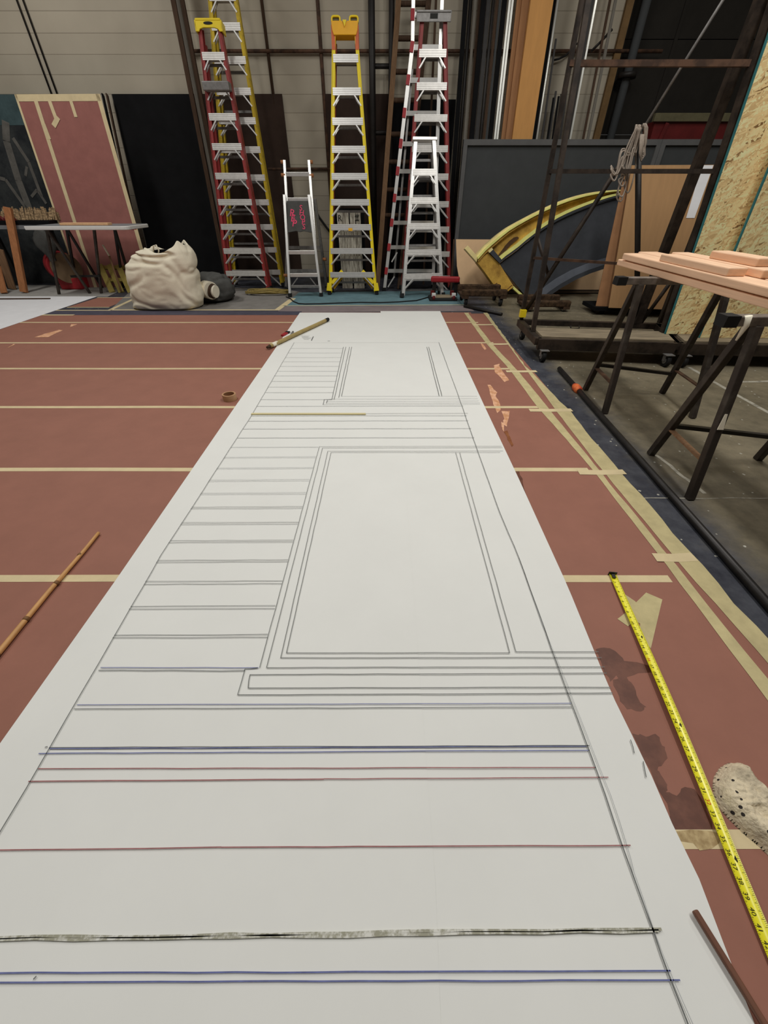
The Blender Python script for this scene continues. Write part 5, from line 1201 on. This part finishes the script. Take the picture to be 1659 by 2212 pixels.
# rope coil
rp = thing('rope_coil', 'hank of thin grey rope hanging from the rack braces', 'rope', P(1385, 280, 4.55))
random.seed(11)
for k in range(11):
    x0 = 1380+random.uniform(-6, 4); xe = 1312+random.uniform(0, 40); ye = 425+random.uniform(-55, 15); Y = 4.52+random.uniform(-.04, .04)
    pts = [P(x0, 272+random.uniform(-4, 4), Y), P(x0-(x0-xe)*.35+random.uniform(-5, 5), 320+random.uniform(-6, 6), Y), P(x0-(x0-xe)*.75+random.uniform(-6, 6), 375, Y-.02), P(xe-2, ye-14, Y-.02), P(xe+4, ye, Y-.03), P(xe+11, ye-8, Y-.02), P(xe+22, ye-50, Y), P(x0-10, 330, Y+.02), P(x0+2, 274, Y+.03)]
    sp = []
    for i in range(len(pts)-1):
        p_1, p0_, p1_, p2_ = pts[max(0, i-1)], pts[i], pts[i+1], pts[min(len(pts)-1, i+2)]
        for s_ in range(5):
            t = s_/5; sp.append(.5*((2*p0_)+(p1_-p_1)*t+(2*p_1-5*p0_+4*p1_-p2_)*t*t+(3*p0_-p_1-3*p1_+p2_)*t**3))
    sp.append(pts[-1]); mb = MB(); mb.tube(sp, .0062, 6); mb.build('strand', 'rope', rp)
for k in range(5):
    x0 = 1388+k*1.6; Y = 4.5; pts = [P(x0-2, 276, Y), P(x0+1, 268, Y), P(x0+4, 276, Y), P(x0+5-k, 310, Y), P(x0+5-2*k, 335-4*k, Y), P(x0-3, 348-5*k, Y), P(x0-7, 330, Y), P(x0-4, 290, Y)]
    mb = MB(); mb.tube(pts, .0062, 6); mb.build('strand', 'rope', rp)

# ------------------------------------------------------------------ saw horses and lumber
def sawhorse(label, xL, xR, Yc, zb, fl_, fr_, painted):
    root = thing('saw_horse', label, 'saw horse', ((xL+xR)/2, Yc, 0))
    mb = MB(); mb.beam(V((xL, Yc, zb-.02)), V((xR, Yc, zb-.02)), .06, .04, (0, 0, 1)); mb.build('top_beam', 'horse_top', root, bevel=.004)
    mb = MB(); mb.beam(V((xL-.03, Yc, zb-.02)), V((xL+.03, Yc, zb-.02)), .066, .046, (0, 0, 1)); o = mb.build('end_cap', 'black_rubber', root); o['label'] = 'black rubber end cap'
    for k, (far, near) in enumerate((fl_, fr_)):
        xt = xL+.13 if k == 0 else xR-.13
        for f, dy in ((far, .02), (near, -.02)):
            tp = V((xt, Yc+dy, zb-.04)); mb = MB(); mb.beam(V(f), tp, .037, .037, (1, 0, 0)); mb.build('leg', 'horse_steel', root, bevel=.004)
        A_ = V(far).lerp(V((xt, Yc, zb)), .24); B_ = V(near).lerp(V((xt, Yc, zb)), .24)
        mb = MB(); mb.beam(A_, B_, .03, .008, (0, 0, 1)); mb.build('end_brace', 'old_wood' if painted and k == 0 else 'rust_steel', root)
    p = V(fl_[0]).lerp(V((xL+.13, Yc, zb)), .27); q = V(fr_[0]).lerp(V((xR-.13, Yc, zb)), .2)
    mb = MB(); mb.beam(p, q, .026, .022, (0, 0, 1)); mb.build('stretcher', 'black_steel', root)
    return root
ZB = .845
sawhorse('dark steel saw horse under the far end of the stacked lumber', 1.53, 2.36, 2.90, ZB, (G(1264, 842), G(1306, 893)), (G(1430, 849), G(1495, 903)), False)
s2_ = sawhorse('dark steel saw horse with white paint drips, nearest the camera at right', 1.51, 2.34, 1.86, ZB, (G(1405, 981), G(1489, 1078)), (G(1636, 992), V((2.24, 1.60, 0))), True)
mb = MB(); c_ = P(1618, 688, 1.835); mb.tube([c_+V((-.01, 0, .01)), c_+V((0, -.004, -.03)), c_+V((-.005, 0, -.09))], [.016, .012, .004], 8); mb.build('paint_drip', 'cloud_white', s2_)
mb = MB(); c0_ = G(1489, 1078); tp = V((1.64, 1.84, ZB-.04)); q0 = c0_.lerp(tp, .46); q1 = c0_.lerp(tp, .55); mb.beam(q0+V((-.002, -.0225, 0)), q1+V((-.002, -.0225, 0)), .03, .003, UPY, w2=.012); mb.build('paint_patch', 'cloud_white', s2_)
def plank(label, X, W, y0, y1, z, th=.038, yaw=0, grp=None):
    c_, s_ = math.cos(yaw), math.sin(yaw); a_, b_ = V((X, y0, z+th/2)), V((X+s_*(y1-y0), y1, z+th/2))
    mb = MB(); mb.beam(a_, b_, W, th, (0, 0, 1)); tag(mb.build('lumber_plank', 'pine', bevel=.006), label, 'lumber', grp)
z1 = ZB; z2 = ZB+.044; z3 = z2+.0385; z4 = z3+.0385
x0 = G(1330, 574, z1).x

plank('long pale plank at the bottom left of the lumber stack on the saw horses', 1.83, .14, 1.2, 3.47, z1)
plank('long pale plank at the bottom right of the lumber stack on the saw horses', 1.985, .14, 1.2, 3.40, z1)
plank('long pale plank in the second layer of the stack, at its left', 1.82, .14, 1.2, 3.40, z2)
plank('long pale plank in the second layer of the stack, at its right', 1.98, .14, 1.2, 3.50, z2)
plank('short pale plank on top of the left side of the lumber stack', 1.81, .10, 2.32, 2.95, z3)
plank('short pale plank on top of the right side of the lumber stack', 1.94, .11, 2.25, 3.05, z3)
plank('shortest pale plank lying topmost on the lumber stack', 1.96, .10, 2.35, 2.72, z4)
